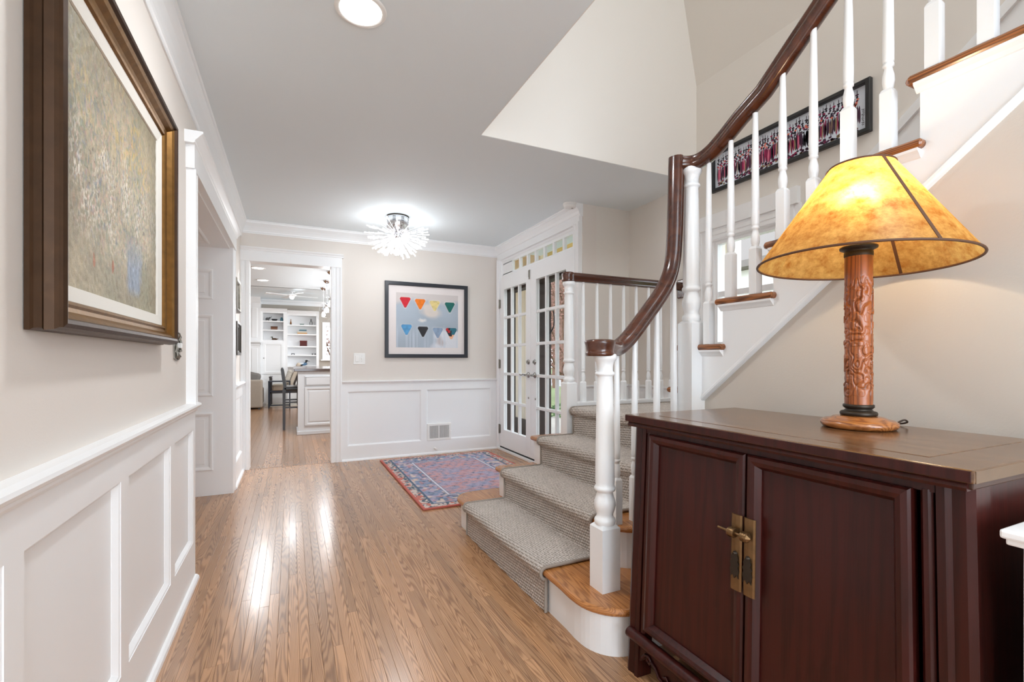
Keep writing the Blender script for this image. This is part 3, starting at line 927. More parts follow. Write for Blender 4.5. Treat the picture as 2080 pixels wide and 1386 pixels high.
RAIL = [(-0.022, -0.032), (0.022, -0.032), (0.024, -0.026), (0.021, -0.018), (0.030, -0.008), (0.034, 0.004), (0.032, 0.016), (0.022, 0.026), (0.008, 0.030), (-0.008, 0.030), (-0.022, 0.026), (-0.032, 0.016), (-0.034, 0.004), (-0.030, -0.008), (-0.021, -0.018), (-0.024, -0.026)]
p1 = catmull([(1.13, 1.548, 1.128), (1.19, 1.585, 1.128), (1.255, 1.632, 1.131), (1.300, 1.645, 1.150), (1.348, 1.648, 1.190), (1.43, 1.648, 1.280), (1.515, 1.648, 1.378), (1.562, 1.648, 1.452), (1.586, 1.646, 1.53), (1.594, 1.642, 1.64), (1.595, 1.636, 1.80), (1.595, 1.630, 2.006)], 7)
b = B().sweep(p1, RAIL, (0, -1, 0))
obj('handrail', b, MAHOG, stair)
b = B().lathe([(0.052, 1.094), (0.056, 1.097), (0.057, 1.104), (0.055, 1.108), (0.053, 1.112), (0.054, 1.120), (0.057, 1.134), (0.060, 1.145), (0.060, 1.151), (0.056, 1.156), (0.045, 1.159), (0.0, 1.160)], (1.098, 1.528, 0), 36)
obj('handrail_cap', b, MAHOG, stair)
p2 = catmull([(1.590, 1.636, 1.978), (1.625, 1.622, 1.976), (1.655, 1.596, 1.974), (1.668, 1.555, 1.975), (1.672, 1.50, 1.989), (1.674, 1.439, 2.021), (1.675, 1.354, 2.074)], 6)
p2 += [Vector((1.676, y, zrail(y))) for y in (1.25, 1.142, 0.8, 0.4, 0.0, -0.4)]
obj('handrail', B().sweep(p2, RAIL, (1, 0, 0)), MAHOG, stair)
p3 = [(1.757, 2.812, 1.660), (1.78, 2.805, 1.660), (1.84, 2.80, 1.660), (2.4, 2.80, 1.660), (2.785, 2.80, 1.660)]
obj('handrail', B().sweep(p3, RAIL, (0, -1, 0)), MAHOG, stair)
obj('handrail_cap', B().lathe([(0.043, 1.624), (0.046, 1.628), (0.043, 1.640), (0.047, 1.672), (0.046, 1.684), (0.036, 1.690), (0, 1.691)], (1.752, 2.813, 0), 28), MAHOG, stair)
b = B().box(2.782, 2.80, 2.75, 2.84, 1.565, 1.715, bev=0.012)
obj('wall_rosette', b, MAHOG, stair)

# ------------------------------------------------------------------ woven stair runner
CT = 0.010
path = [(0.984, 0.002)]


def addp(x, z): path.append((x, z))


for k in range(4):
    xr, xn, z = NX[k] + 0.016, NX[k], TZ[k]
    addp(xr, z - 0.045)
    for a in range(0, 181, 20):         # over the nosing
        aa = math.radians(-90 + a)
        addp(xn + 0.016 - (0.016 + CT) * math.cos(aa), z - 0.014 + (0.014 + CT) * math.sin(aa))
    if k < 3:
        addp(NX[k + 1] + 0.005, z + CT); addp(NX[k + 1] + 0.016, z + CT + 0.01)
    else:
        addp(XO - 0.03, z + CT)
path = [(x - 0.0 if True else x, z) for x, z in path]
P2 = np.array(path)
seg = np.hypot(*np.diff(P2, axis=0).T); cum = np.concatenate([[0], np.cumsum(seg)])
Ltot = cum[-1]
LV = 2.03          # fine weave on the flight, a plain band on the landing
nv, nu = 560, 290


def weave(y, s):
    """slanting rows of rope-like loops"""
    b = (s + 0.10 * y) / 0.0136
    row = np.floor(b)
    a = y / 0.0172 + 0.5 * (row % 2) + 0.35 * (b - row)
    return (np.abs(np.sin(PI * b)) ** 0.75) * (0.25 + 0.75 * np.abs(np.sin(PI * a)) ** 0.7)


def runner_pos(U, V):
    s = V * LV
    x = np.interp(s, cum, P2[:, 0]); z = np.interp(s, cum, P2[:, 1])
    e = 0.004
    dx = np.interp(s + e, cum, P2[:, 0]) - np.interp(s - e, cum, P2[:, 0]); dz = np.interp(s + e, cum, P2[:, 1]) - np.interp(s - e, cum, P2[:, 1])
    l = np.hypot(dx, dz) + 1e-9
    nx, nz = -dz / l, dx / l
    y = 1.757 + U * (2.745 - 1.757)
    h = weave(y, s)
    edge = np.minimum(1, np.minimum(U, 1 - U) * 60)
    h = h * 0.0066 * edge + 0.001 * (vnoise(y * 90, s * 90, 3) - 0.5)
    return x + nx * h, y + 0.002 * (vnoise(s * 60, y * 0 + 1.5, 5) - 0.5), z + nz * h


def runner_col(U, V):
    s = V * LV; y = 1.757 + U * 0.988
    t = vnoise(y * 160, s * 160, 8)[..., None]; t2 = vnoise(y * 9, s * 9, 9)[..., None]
    k = np.clip((weave(y, s) - 0.22) * 3.2, 0, 1)[..., None]  # gaps between loops darkened in the colour, brown backing and shade together
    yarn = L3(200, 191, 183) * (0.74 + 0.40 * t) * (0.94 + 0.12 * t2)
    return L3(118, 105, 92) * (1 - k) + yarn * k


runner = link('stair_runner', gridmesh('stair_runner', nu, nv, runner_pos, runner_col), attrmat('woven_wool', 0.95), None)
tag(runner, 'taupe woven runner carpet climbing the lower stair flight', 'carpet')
x0l = float(np.interp(LV, cum, P2[:, 0]))


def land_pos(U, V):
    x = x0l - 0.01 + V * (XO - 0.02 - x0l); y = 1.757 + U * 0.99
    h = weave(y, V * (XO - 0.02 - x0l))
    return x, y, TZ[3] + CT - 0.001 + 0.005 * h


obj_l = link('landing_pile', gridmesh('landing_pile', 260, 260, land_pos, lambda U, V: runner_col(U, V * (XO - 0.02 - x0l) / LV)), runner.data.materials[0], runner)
# bound edges
for yb_ in (1.7555, 2.7465):
    pth = [(x, yb_, z) for x, z in path[:-1]] + [(2.7, yb_, path[-1][1])]
    obj('bound_edge', B().sweep(pth, [(-0.0035, -0.009), (0.0035, -0.009), (0.0035, 0.004), (-0.0035, 0.004)], (0, 1, 0)), plain('runner_binding', (150, 140, 130), 0.9), runner)

# ------------------------------------------------------------------ dark lacquered cabinet
CX, CY0, CY1 = 1.085, 0.402, 1.300
CM = 0.853
cab = thing('lacquer_cabinet', 'dark red lacquered two-door cabinet standing against the stairs', 'cabinet', (1.32, CM, 0))
obj('cabinet_top', B().box(1.054, 1.600, 0.392, 1.322, 0.866, 0.890, bev=0.004), LACQTOP, cab)
obj('under_moulding', B().box(1.066, 1.59, 0.397, 1.317, 0.8535, 0.868, bev=0.003), plain('dark_under_moulding', (66, 42, 32), 0.4), cab)
# the breadboard joints in the top
obj('top_panel', B().box(1.125, 1.53, 0.485, 1.229, 0.8895, 0.8908, bev=0.0006), LACQTOP, cab)
obj('end_edge', B().box(1.058, 1.598, 0.3905, 0.394, 0.867, 0.889, bev=0.001), plain('brown_end_edge', (104, 82, 62), 0.45, var=0.15, bscale=30), cab)  # brown band over the end of the top
# front edge band of the top, darker
obj('top_edge', B().box(1.0525, 1.056, 0.396, 1.318, 0.868, 0.888, bev=0.001).ext([(0, 0), (0.014, 0), (0.016, 0.006), (0.012, 0.014), (0.004, 0.016), (0, 0.016)], lambda u, v, t: (1.074 - u, t, 0.851 + v), 0.404, 1.310), LACQ, cab)


def splay(b, amt_y=0.022, amt_x=0.020):
    """legs lean outwards towards the floor"""
    out = []
    for x, y, z in b.v:
        k = (0.86 - z) / 0.86
        out.append((x + (-amt_x if x < 1.3 else 0.0) * k, y + (amt_y if y > CM else -amt_y) * k * min(1, abs(y - CM) / 0.40), z))
    b.v = out
    return b


postp = [(0, 0), (0.05, 0), (0.05, 0.012), (0.044, 0.02), (0.030, 0.017), (0.018, 0.022), (0.008, 0.034), (0, 0.034)]
for ya_, sg in ((CY1, -1), (CY0, 1)):
    pr = [(ya_ + sg * u, v) for u, v in ((0, 0.0), (0.0, 0.052), (0.012, 0.058), (0.034, 0.052), (0.042, 0.058), (0.056, 0.056), (0.058, 0.0))]
    obj('front_post', splay(B().ext([(y, v) for y, v in pr], lambda u, v, t: (CX + 0.054 - v, u, t), 0, 0.853)), LACQ, cab)
    obj('back_post', splay(B().box(1.53, 1.58, ya_, ya_ + sg * 0.05, 0, 0.853)), LACQ, cab)
    obj('side_panel', splay(B().box(1.13, 1.54, ya_ + sg * 0.012, ya_ + sg * 0.03, 0.12, 0.852)), LACQ, cab)
obj('back_panel', B().box(1.56, 1.575, 0.43, 1.27, 0.1, 0.85), LACQ, cab)
obj('cabinet_floor', B().box(1.10, 1.57, 0.43, 1.27, 0.17, 0.185), LACQ, cab)
fx = lambda u, v, h: (CX + 0.004 - h, u, v)
# the frame around the doors
q = B().box(CX, CX + 0.03, 0.46, 1.245, 0.832, 0.853)
for y in (1.232, 0.474):
    q.ext([(-0.010, 0), (0.010, 0), (0.010, 0.012), (0.004, 0.018), (-0.004, 0.018), (-0.010, 0.012)], lambda u, v, t: (CX + 0.016 - v, y + u, t), 0.16, 0.836)
obj('door_surround', splay(q), LACQ, cab)
frame_p = [(0, -0.01), (0, 0.012), (0.004, 0.017), (0.014, 0.020), (0.024, 0.017), (0.030, 0.008), (0.034, 0.002), (0.034, -0.01)]
for a, b_, side in ((0.856, 1.219, 1), (0.494, 0.850, -1)):
    q = B()
    door = obj('cabinet_door', splay(B().box(CX + 0.006, CX + 0.020, a + 0.03, b_ - 0.03, 0.20, 0.81)), LACQ, cab)
    for wch in ('bottom', 'right', 'top', 'left'):
        q.member(a, b_, 0.178, 0.833, frame_p, fx, wch)
    obj('door_frame', splay(q), LACQ, door)
    yc = a + 0.016 if side > 0 else b_ - 0.016
    hp = B().ext([(-0.0165, 0), (-0.0165, 0.002), (-0.012, 0.005), (0, 0.006), (0.012, 0.005), (0.0165, 0.002), (0.0165, 0)], lambda u, v, t: (CX - 0.0145 - v, yc + u, t), 0.474, 0.672)
    hasp = obj('hasp_plate', splay(hp), BRASS, door)
    # staple for the pin
    q = B().lathe([(0.011, -0.010), (0.013, -0.007), (0.011, -0.003), (0.013, 0.0), (0.011, 0.003), (0.013, 0.007), (0.011, 0.010)], (0, 0, 0), 14, mat=Matrix.Translation((CX - 0.040, yc, 0.628)) @ Matrix.Rotation(PI / 2, 4, 'X'))
    q.box(CX - 0.04, CX - 0.016, yc - 0.006, yc + 0.006, 0.622, 0.634)
    obj('staple', q, BRASS, door)
    q = B()
    leaf = [(0, 0.576), (0.006, 0.570), (0.011, 0.560), (0.009, 0.552), (0.014, 0.545), (0.010, 0.538), (0.014, 0.528), (0.011, 0.518), (0.012, 0.508), (0.006, 0.516), (0.0, 0.506), (-0.006, 0.516), (-0.012, 0.508), (-0.011, 0.518), (-0.014, 0.528), (-0.010, 0.538), (-0.014, 0.545), (-0.009, 0.552), (-0.011, 0.560), (-0.006, 0.570)]
    q.ext(leaf, lambda u, v, t: (CX - t, yc + u, v), 0.030, 0.0325)
    q.lathe([(0.004, 0), (0.006, 0.006), (0.006, 0.012), (0.002, 0.016)], (CX - 0.018, yc, 0.571), 10, mat=RX)
    obj('leaf_pull', q, BRONZE, door)
obj('lock_pin', B().tube([(CX - 0.041, 0.915, 0.629), (CX - 0.041, 0.83, 0.628)], 0.0035, 8).lathe([(0.004, 0), (0.012, 0.004), (0.0105, 0.014), (0.002, 0.022)], (0, 0, 0), 6, smooth=False, mat=Matrix.Translation((CX - 0.041, 0.838, 0.628)) @ Matrix.Rotation(PI / 2, 4, 'X')), BRASS, cab)
# rounded bottom rail and carved apron
rr = [(0.018 * math.cos(a * PI / 8), 0.018 * math.sin(a * PI / 8)) for a in range(16)]
obj('bottom_rail', splay(B().ext([(u * 1.1, v) for u, v in rr], lambda u, v, t: (CX - 0.006 + u, t, 0.140 + v), 0.415, 1.286, smooth=True)), LACQ, cab)
ap = [(1.262, 0.125), (1.262, 0.05), (1.235, 0.062), (1.205, 0.090), (1.17, 0.078), (1.15, 0.055), (1.11, 0.062), (1.06, 0.088), (0.98, 0.096), (0.853, 0.098)]
ap = ap + [(2 * CM - y, z) for y, z in ap[::-1]]
obj('apron', splay(B().ext(ap, lambda u, v, t: (t, u, v), CX + 0.002, CX + 0.018)), LACQ, cab)
q = B()
for sg in (1, -1):
    f = lambda y, z: (CX - 0.002, CM + sg * (y - CM), z)
    q.tube([f(*p) for p in ((1.225, 0.080), (1.212, 0.098), (1.196, 0.100), (1.186, 0.090), (1.192, 0.080), (1.202, 0.084), (1.198, 0.092))], 0.005, 6)
    q.tube([f(*p) for p in ((1.186, 0.090), (1.165, 0.080), (1.15, 0.060), (1.13, 0.055), (1.11, 0.068), (1.118, 0.080), (1.13, 0.074))], 0.005, 6)
    q.tube([f(*p) for p in ((1.11, 0.068), (1.08, 0.088), (1.0, 0.099), (0.9, 0.1))], 0.0045, 6)
obj('carved_scroll', splay(q), LACQ, cab)

# ------------------------------------------------------------------ carved table lamp
LX, LY, LZ = 1.4295, 0.777, 0.8908
lamp = thing('table_lamp', 'carved wooden table lamp with amber mica shade on the dark cabinet', 'lamp', (LX, LY, LZ))
ORANGE = wood('carved_cherry_wood', (160, 88, 42), (112, 58, 27), 'Z', 40, 0.34, 0.25, 0.05, 0.5)
BASEW = wood('turned_base_wood', (176, 112, 58), (124, 70, 34), 'Y', 30, 0.25, 0.5, 0.05, 0.6)
LO = (LX, LY, 0)
obj('base', B().lathe([(0.070, LZ), (0.084, LZ + 0.002), (0.090, LZ + 0.010), (0.089, LZ + 0.018), (0.080, LZ + 0.024), (0.066, LZ + 0.027), (0.060, LZ + 0.031), (0.046, LZ + 0.034), (0.0, LZ + 0.035)], LO, 48), BASEW, lamp)
obj('collar', B().lathe([(0.038, LZ + 0.034), (0.043, LZ + 0.036), (0.044, LZ + 0.042), (0.041, LZ + 0.046), (0.034, LZ + 0.048), (0.030, LZ + 0.052), (0.034, LZ + 0.056), (0.0365, LZ + 0.058), (0.0365, LZ + 0.064), (0.034, LZ + 0.066)], LO, 32), BRONZE, lamp)
CZ0, CZ1 = LZ + 0.062, 1.368


def column_pos(U, V):
    a = U * 2 * PI
    z = CZ0 + V * (CZ1 - CZ0)
    u, v = U * 9, V * 11
    w = vnoise(u % 9, v, 21) * 1.4 + vnoise((u * 2) % 18, v * 2, 22) * 0.7
    rid = np.abs(np.sin(PI * (w * 2.2 + v * 0.35 + 0.4 * np.sin(a * 2))))
    bl = vnoise((u * 2.5) % 22.5, v * 2.2, 24)
    mask = np.clip((np.sin(V * PI * 1.05 + 0.1) - 0.18) * 3.0, 0, 1) * np.clip(0.25 + 1.2 * vnoise(u % 9, v * 0.6, 23), 0, 1)
    h = (-0.0055 * (1 - rid) ** 1.6 + 0.0020 * (bl > 0.6)) * mask
    r = 0.0325 + h
    return LX + r * np.cos(a), LY + r * np.sin(a), z


obj_c = link('carved_column', gridmesh('carved_column', 180, 420, column_pos), ORANGE, lamp, (0, 0, 0))
obj('top_collar', B().lathe([(0.033, 1.366), (0.034, 1.368), (0.034, 1.378), (0.032, 1.380), (0.036, 1.384), (0.044, 1.388), (0.045, 1.393), (0.040, 1.396), (0.012, 1.397), (0.012, 1.43)], LO, 32), BRONZE, lamp)
m_, nt, p, N, L = newmat('amber_mica')
tc = N.new('ShaderNodeTexCoord'); n1 = N.new('ShaderNodeTexNoise'); n1.inputs['Scale'].default_value = 30; n1.inputs['Detail'].default_value = 8; n1.inputs['Roughness'].default_value = 0.72
L.new(tc.outputs['Object'], n1.inputs['Vector'])
cr = N.new('ShaderNodeValToRGB')
cr.color_ramp.elements[0].position = 0.34; cr.color_ramp.elements[0].color = lin((194, 124, 46))
cr.color_ramp.elements[1].position = 0.66; cr.color_ramp.elements[1].color = lin((248, 206, 122))
L.new(n1.outputs['Fac'], cr.inputs[0])
tl = N.new('ShaderNodeBsdfTranslucent'); df = N.new('ShaderNodeBsdfDiffuse'); gs = N.new('ShaderNodeBsdfGlossy'); gs.inputs['Roughness'].default_value = 0.3
rf = N.new('ShaderNodeBsdfRefraction'); rf.inputs['Roughness'].default_value = 0.9; rf.inputs['IOR'].default_value = 1.25
L.new(cr.outputs[0], rf.inputs[0])
mx0 = N.new('ShaderNodeMixShader'); mx0.inputs[0].default_value = 0.34
mx1 = N.new('ShaderNodeMixShader'); mx1.inputs[0].default_value = 0.34
mx2 = N.new('ShaderNodeMixShader'); mx2.inputs[0].default_value = 0.03
L.new(cr.outputs[0], tl.inputs[0]); L.new(cr.outputs[0], df.inputs[0])
L.new(tl.outputs[0], mx0.inputs[1]); L.new(rf.outputs[0], mx0.inputs[2]); L.new(mx0.outputs[0], mx1.inputs[1]); L.new(df.outputs[0], mx1.inputs[2]); L.new(mx1.outputs[0], mx2.inputs[1]); L.new(gs.outputs[0], mx2.inputs[2])
L.new(mx2.outputs[0], N['Material Output'].inputs[0]); N.remove(p)
MICA = m_
SEAM = plain('shade_binding', (84, 52, 30), 0.6)
tilt = Matrix.Translation((LX + 0.001, LY, 1.349)) @ Vector((0, 0, 1)).rotation_difference(Vector((0.037, -0.0065, 1)).normalized()).to_matrix().to_4x4()
RB, RT_, SH = 0.251, 0.076, 0.268
b = B()
n = 96
b.lathe([(RB, 0), (RB - (RB - RT_) * 0.5, SH * 0.5), (RT_, SH)], (0, 0, 0), n, mat=tilt, caps=False)
shade = obj('lamp_shade', b, MICA, lamp, (LX, LY, 1.35))
ring = lambda r, z, t: B().sweep([tilt @ Vector((r * math.cos(2 * PI * k / 72), r * math.sin(2 * PI * k / 72), z)) for k in range(73)], [(t * math.cos(j * PI / 4), t * math.sin(j * PI / 4)) for j in range(8)], tilt.to_3x3() @ Vector((0, 0, 1)))
obj('rim_binding', ring(RB, 0.0, 0.0032), SEAM, shade)
obj('rim_binding', ring(RT_, SH, 0.003), SEAM, shade)
for ang in (245, 4, 125):
    a = math.radians(ang)
    d = Vector((math.cos(a), math.sin(a), 0)); w = Vector((-math.sin(a), math.cos(a), 0)) * 0.0042
    v = []
    for off in (-0.0012, 0.0014):
        for r, z in ((RB, 0.0), (RT_, SH)):
            for s_ in (-1, 1):
                v.append(tilt @ (d * (r + off) + w * s_ + Vector((0, 0, z))))
    obj('seam_strip', B().add(v, [(0, 1, 3, 2), (4, 6, 7, 5), (0, 4, 5, 1), (2, 3, 7, 6), (0, 2, 6, 4), (1, 5, 7, 3)]), SEAM, shade)
obj('bulb', B().lathe([(0.012, 1.43), (0.014, 1.445), (0.026, 1.475), (0.030, 1.495), (0.026, 1.515), (0.012, 1.528), (0.0, 1.53)], LO, 20), emit('warm_bulb', (1.0, 0.80, 0.52), 6.0), lamp)
obj('harp', B().tube([(LX + 0.02, LY, 1.43), (LX + 0.045, LY, 1.48), (LX + 0.04, LY, 1.56), (LX, LY, 1.60), (LX - 0.04, LY, 1.56), (LX - 0.045, LY, 1.48), (LX - 0.02, LY, 1.43)], 0.0016, 6), BRASS, lamp)
q = B()
for k in range(3):
    a = 2 * PI * k / 3
    q.tube([(LX, LY, 1.60), tilt @ Vector((RT_ * math.cos(a), RT_ * math.sin(a), SH - 0.004))], 0.0016, 6)
obj('shade_carrier', q, BRASS, lamp)
obj('cord', B().tube(catmull([(LX + 0.075, LY - 0.045, LZ + 0.006), (LX + 0.12, LY - 0.05, LZ + 0.020), (LX + 0.15, LY - 0.045, LZ + 0.012), (LX + 0.165, LY - 0.02, LZ + 0.004), (LX + 0.178, LY + 0.01, LZ + 0.004), (LX + 0.20, LY + 0.03, LZ - 0.004), (LX + 0.205, LY + 0.03, LZ - 0.03)], 6), 0.0026, 6), plain('brown_cord', (48, 34, 26), 0.5), lamp)
point('table_lamp_light', (LX, LY, 1.512), 8.5, 0.032, (1.0, 0.80, 0.54))

# ------------------------------------------------------------------ white low cupboard at the right edge
wc = thing('white_cupboard', 'white painted low cupboard standing beside the lacquered cabinet', 'cupboard', (1.35, -0.1, 0))
obj('cupboard_top', B().box(1.049, 1.66, -0.62, 0.360, 0.788, 0.803, bev=0.004).box(1.055, 1.655, -0.615, 0.354, 0.778, 0.79, bev=0.003), WHITE, wc)
obj('cupboard_body', B().box(1.072, 1.64, -0.6, 0.338, 0.0, 0.78), WHITE, wc)
obj('drawer_front', B().box(1.064, 1.075, -0.58, 0.336, 0.66, 0.775, bev=0.002), WHITE, wc)
for y0, y1 in ((-0.58, -0.125), (-0.12, 0.336)):
    dd = obj('cupboard_door', B().box(1.064, 1.075, y0, y1, 0.08, 0.654, bev=0.002), WHITE, wc)
    obj('door_knob', B().lathe([(0.005, 0), (0.006, 0.012), (0.013, 0.018), (0.012, 0.026), (0.0, 0.028)], (1.064, (-0.16 if y0 < -0.3 else -0.085), 0.5), 14, mat=RX), NICKEL, dd)


# ------------------------------------------------------------------ large painting on the left wall
PX = XW
pt = thing('framed_painting', 'gilt framed flower painting hanging above the left wainscot', 'painting', (PX, 1.68, 1.56))
GILT = plain('antique_gilt', (128, 92, 46), 0.36, 0.75, var=0.35, bscale=40, bump=0.3)
GILTD = plain('dark_gilt', (64, 42, 23), 0.42, 0.6, var=0.35, bscale=35, bump=0.3)
y0, y1, z0, z1 = 1.170, 2.176, 1.136, 1.972
fp = YZ(PX)
outer = [(0.0, 0.002), (0.0, 0.010), (0.004, 0.014), (0.004, 0.026), (0.000, 0.030), (0.002, 0.044), (0.006, 0.050), (0.006, 0.056), (0.014, 0.060), (0.022, 0.058), (0.026, 0.050), (0.026, 0.002)]
inner = [(0.026, 0.002), (0.026, 0.050), (0.034, 0.044), (0.044, 0.030), (0.054, 0.027), (0.060, 0.030), (0.066, 0.027), (0.070, 0.020), (0.070, 0.002)]
for wch in ('bottom', 'right', 'top', 'left'):
    fr_ = obj('frame_side', B().member(y0, y1, z0, z1, outer, fp, wch), GILTD, pt)
    obj('inner_moulding', B().member(y0, y1, z0, z1, inner, fp, wch), GILT, fr_)
q = B()
for wch in ('bottom', 'right', 'top', 'left'):
    q.member(y0, y1, z0, z1, [(0.066, 0.002), (0.066, 0.018), (0.070, 0.020), (0.104, 0.014), (0.106, 0.010), (0.106, 0.002)], fp, wch)
obj('linen_liner', q, plain('linen_liner', (226, 222, 214), 0.85, bump=0.3, bscale=700), pt)
cy0, cy1, cz0, cz1 = y0 + 0.102, y1 - 0.102, z0 + 0.102, z1 - 0.102


def canvas_col(U, V):
    base = L3(186, 172, 146) * np.ones(U.shape + (3,))
    n_ = lambda a, b, s: vnoise(U * a, V * b, s)[..., None]
    big = n_(3, 2.5, 31)
    col = base * (0.62 + 0.5 * big) * (0.84 + 0.32 * n_(16, 9, 44))
    edge = np.clip(1 - np.minimum.reduce([U, 1 - U]) * 6, 0, 1)[..., None]
    green = L3(130, 142, 122)
    col = col * (1 - 0.5 * n_(7, 5, 32)) + green * 0.5 * n_(7, 5, 32)
    blob = lambda cu, cv, ru, rv: np.clip(1.25 - np.sqrt(((U - cu) / ru) ** 2 + ((V - cv) / rv) ** 2), 0, 1)[..., None]
    dab = lambda a, b, s, t: np.clip((n_(a, b, s) - t) * 6, 0, 1)
    col = col + (L3(112, 98, 72) - col) * (np.clip((V - 0.70) * 3.0, 0, 1) * 0.55)[..., None]
    bouquet = np.clip(blob(0.5, 0.55, 0.55, 0.42) * 1.6, 0, 1)
    yel = blob(0.35, 0.82, 0.4, 0.22) + blob(0.75, 0.72, 0.2, 0.2)
    col = col + (L3(206, 176, 104) - col) * np.clip(yel, 0, 1) * dab(80, 36, 33, 0.45) * np.clip((n_(10, 7, 46) - 0.2) * 1.8, 0, 1) * 0.7
    col = col + (L3(232, 224, 210) - col) * np.clip(blob(0.45, 0.46, 0.6, 0.24) * 1.3, 0, 1) * dab(190, 84, 34, 0.50) * np.clip((n_(14, 9, 45) - 0.2) * 1.8, 0, 1) * 0.95
    col = col + (L3(206, 158, 148) - col) * bouquet * dab(120, 60, 35, 0.62) * 0.35
    col = col + (L3(112, 134, 122) - col) * bouquet * dab(100, 46, 36, 0.6) * 0.4
    col = col + (L3(118, 128, 158) - col) * bouquet * dab(110, 52, 37, 0.7) * 0.4
    col = col + (L3(58, 50, 52) - col) * bouquet * dab(130, 80, 38, 0.86) * 0.8
    vase = (np.clip((0.088 - np.abs(U - 0.68) + 0.12 * (V - 0.05) + 0.03 * (vnoise(U * 40, V * 20, 43) - 0.5)) * 30, 0, 1) * np.clip((V - 0.05) * 20, 0, 1) * np.clip((0.36 - V) * 6, 0, 1))[..., None]
    col = col + (L3(150, 164, 184) * (0.78 + 0.36 * n_(60, 12, 39)) - col) * vase * 0.85
    for cu, cv in ((0.27, 0.14), (0.44, 0.15)):
        col = col + (L3(178, 104, 78) - col) * np.clip(blob(cu, cv, 0.008, 0.026) * 4, 0, 1) * 0.7
    col = col + (L3(120, 108, 88) - col) * edge * 0.55
    col = col * (0.86 + 0.28 * n_(90, 60, 40))
    return col


def canvas_pos(U, V):
    h = 0.0022 * vnoise(U * 70, V * 46, 41)
    return PX + 0.008 + h, cy0 + U * (cy1 - cy0), cz0 + V * (cz1 - cz0)


link('canvas', gridmesh('canvas', 560, 470, canvas_pos, canvas_col), attrmat('oil_paint', 0.55, 0.35, 260, 0.0, 0.12), pt, (0, 0, 0)).location = -WP[pt.name]

# ornate pewter switch plate behind it
sp = thing('switch_plate', 'ornate pewter switch plate beside the gilt frame', 'switch plate', (XW, 2.45, 1.14))
q = B().ext([(2.395, 1.085), (2.45, 1.075), (2.505, 1.085), (2.512, 1.14), (2.505, 1.195), (2.45, 1.205), (2.395, 1.195), (2.388, 1.14)], lambda u, v, t: (XW + t, u, v), 0, 0.005)
obj('plate', q, PEWTER, sp)
q = B()
for k in range(10):
    a = 2 * PI * k / 10
    q.tube([(XW + 0.006, 2.45 + 0.03 * math.cos(a), 1.14 + 0.038 * math.sin(a)), (XW + 0.011, 2.45 + 0.044 * math.cos(a + 0.2), 1.14 + 0.052 * math.sin(a + 0.2)), (XW + 0.006, 2.45 + 0.05 * math.cos(a + 0.5), 1.14 + 0.058 * math.sin(a + 0.5))], 0.005, 6)
obj('ornament', q, PEWTER, sp)
obj('toggle', B().box(XW + 0.005, XW + 0.022, 2.443, 2.457, 1.13, 1.152, bev=0.002), PLASTIC, sp)

# two small frames on the far end of the left wall
SIL = plain('dark_silver', (120, 114, 104), 0.35, 0.7, var=0.4, bscale=50)
for (zz0, zz1, yy0, yy1, lab, prof, mm) in (
        (1.50, 1.79, 4.61, 4.94, 'small silver-edged frame, the upper of two past the left opening', [(0, 0), (0, 0.020), (0.012, 0.034), (0.028, 0.030), (0.04, 0.016), (0.04, 0)], SIL),
        (1.12, 1.41, 4.62, 4.95, 'small dark wooden frame, the lower of two past the left opening', [(0, 0), (0, 0.034), (0.02, 0.036), (0.03, 0.024), (0.04, 0.02), (0.04, 0)], BRONZE)):
    f = thing('small_picture', lab, 'picture', (XW, (yy0 + yy1) / 2, (zz0 + zz1) / 2), 'small pictures on the left wall')
    for wch in ('bottom', 'right', 'top', 'left'):
        obj('frame_side', B().member(yy0, yy1, zz0, zz1, prof, fp, wch), mm, f)
    obj('mat', B().box(XW, XW + 0.012, yy0 + 0.035, yy1 - 0.035, zz0 + 0.035, zz1 - 0.035), PLASTIC, f)
    obj('print', B().box(XW + 0.012, XW + 0.0135, yy0 + 0.09, yy1 - 0.09, zz0 + 0.085, zz1 - 0.085), TAUPE, f)

# ------------------------------------------------------------------ framed print on the far wall
ft = lambda u, v, h: (u, YW - h, v)
hp_ = thing('framed_print', 'black framed print of eight coloured shapes on the far wall', 'picture', (1.408, YW, 1.525))
BLUEBLACK = plain('blue_black_frame', (44, 47, 54), 0.3)
a0, a1, b0, b1 = 0.928, 1.888, 1.103, 1.950
for wch in ('bottom', 'right', 'top', 'left'):
    obj('frame_side', B().member(a0, a1, b0, b1, [(0, 0.002), (0, 0.030), (0.004, 0.032), (0.036, 0.032), (0.040, 0.028), (0.040, 0.002)], ft, wch), BLUEBLACK, hp_)
obj('mat', B().box(a0 + 0.03, a1 - 0.03, YW - 0.010, YW - 0.002, b0 + 0.03, b1 - 0.03), plain('print_mat', (236, 228, 226), 0.8), hp_)
px0, px1, pz0, pz1 = a0 + 0.125, a1 - 0.115, b0 + 0.115, b1 - 0.120


def pick(U, V, cu, cv, w, h):
    """rounded triangle, point down"""
    x = (U - cu) / w; y = (V - cv) / h
    d = np.maximum.reduce([y - 0.45, 0.95 * np.abs(x) - 0.55 * y - 0.36, x * x * 0.9 + (y - 0.05) ** 2 * 1.1 - 0.34])
    return np.clip(-d * 30 + 0.5, 0, 1)[..., None]


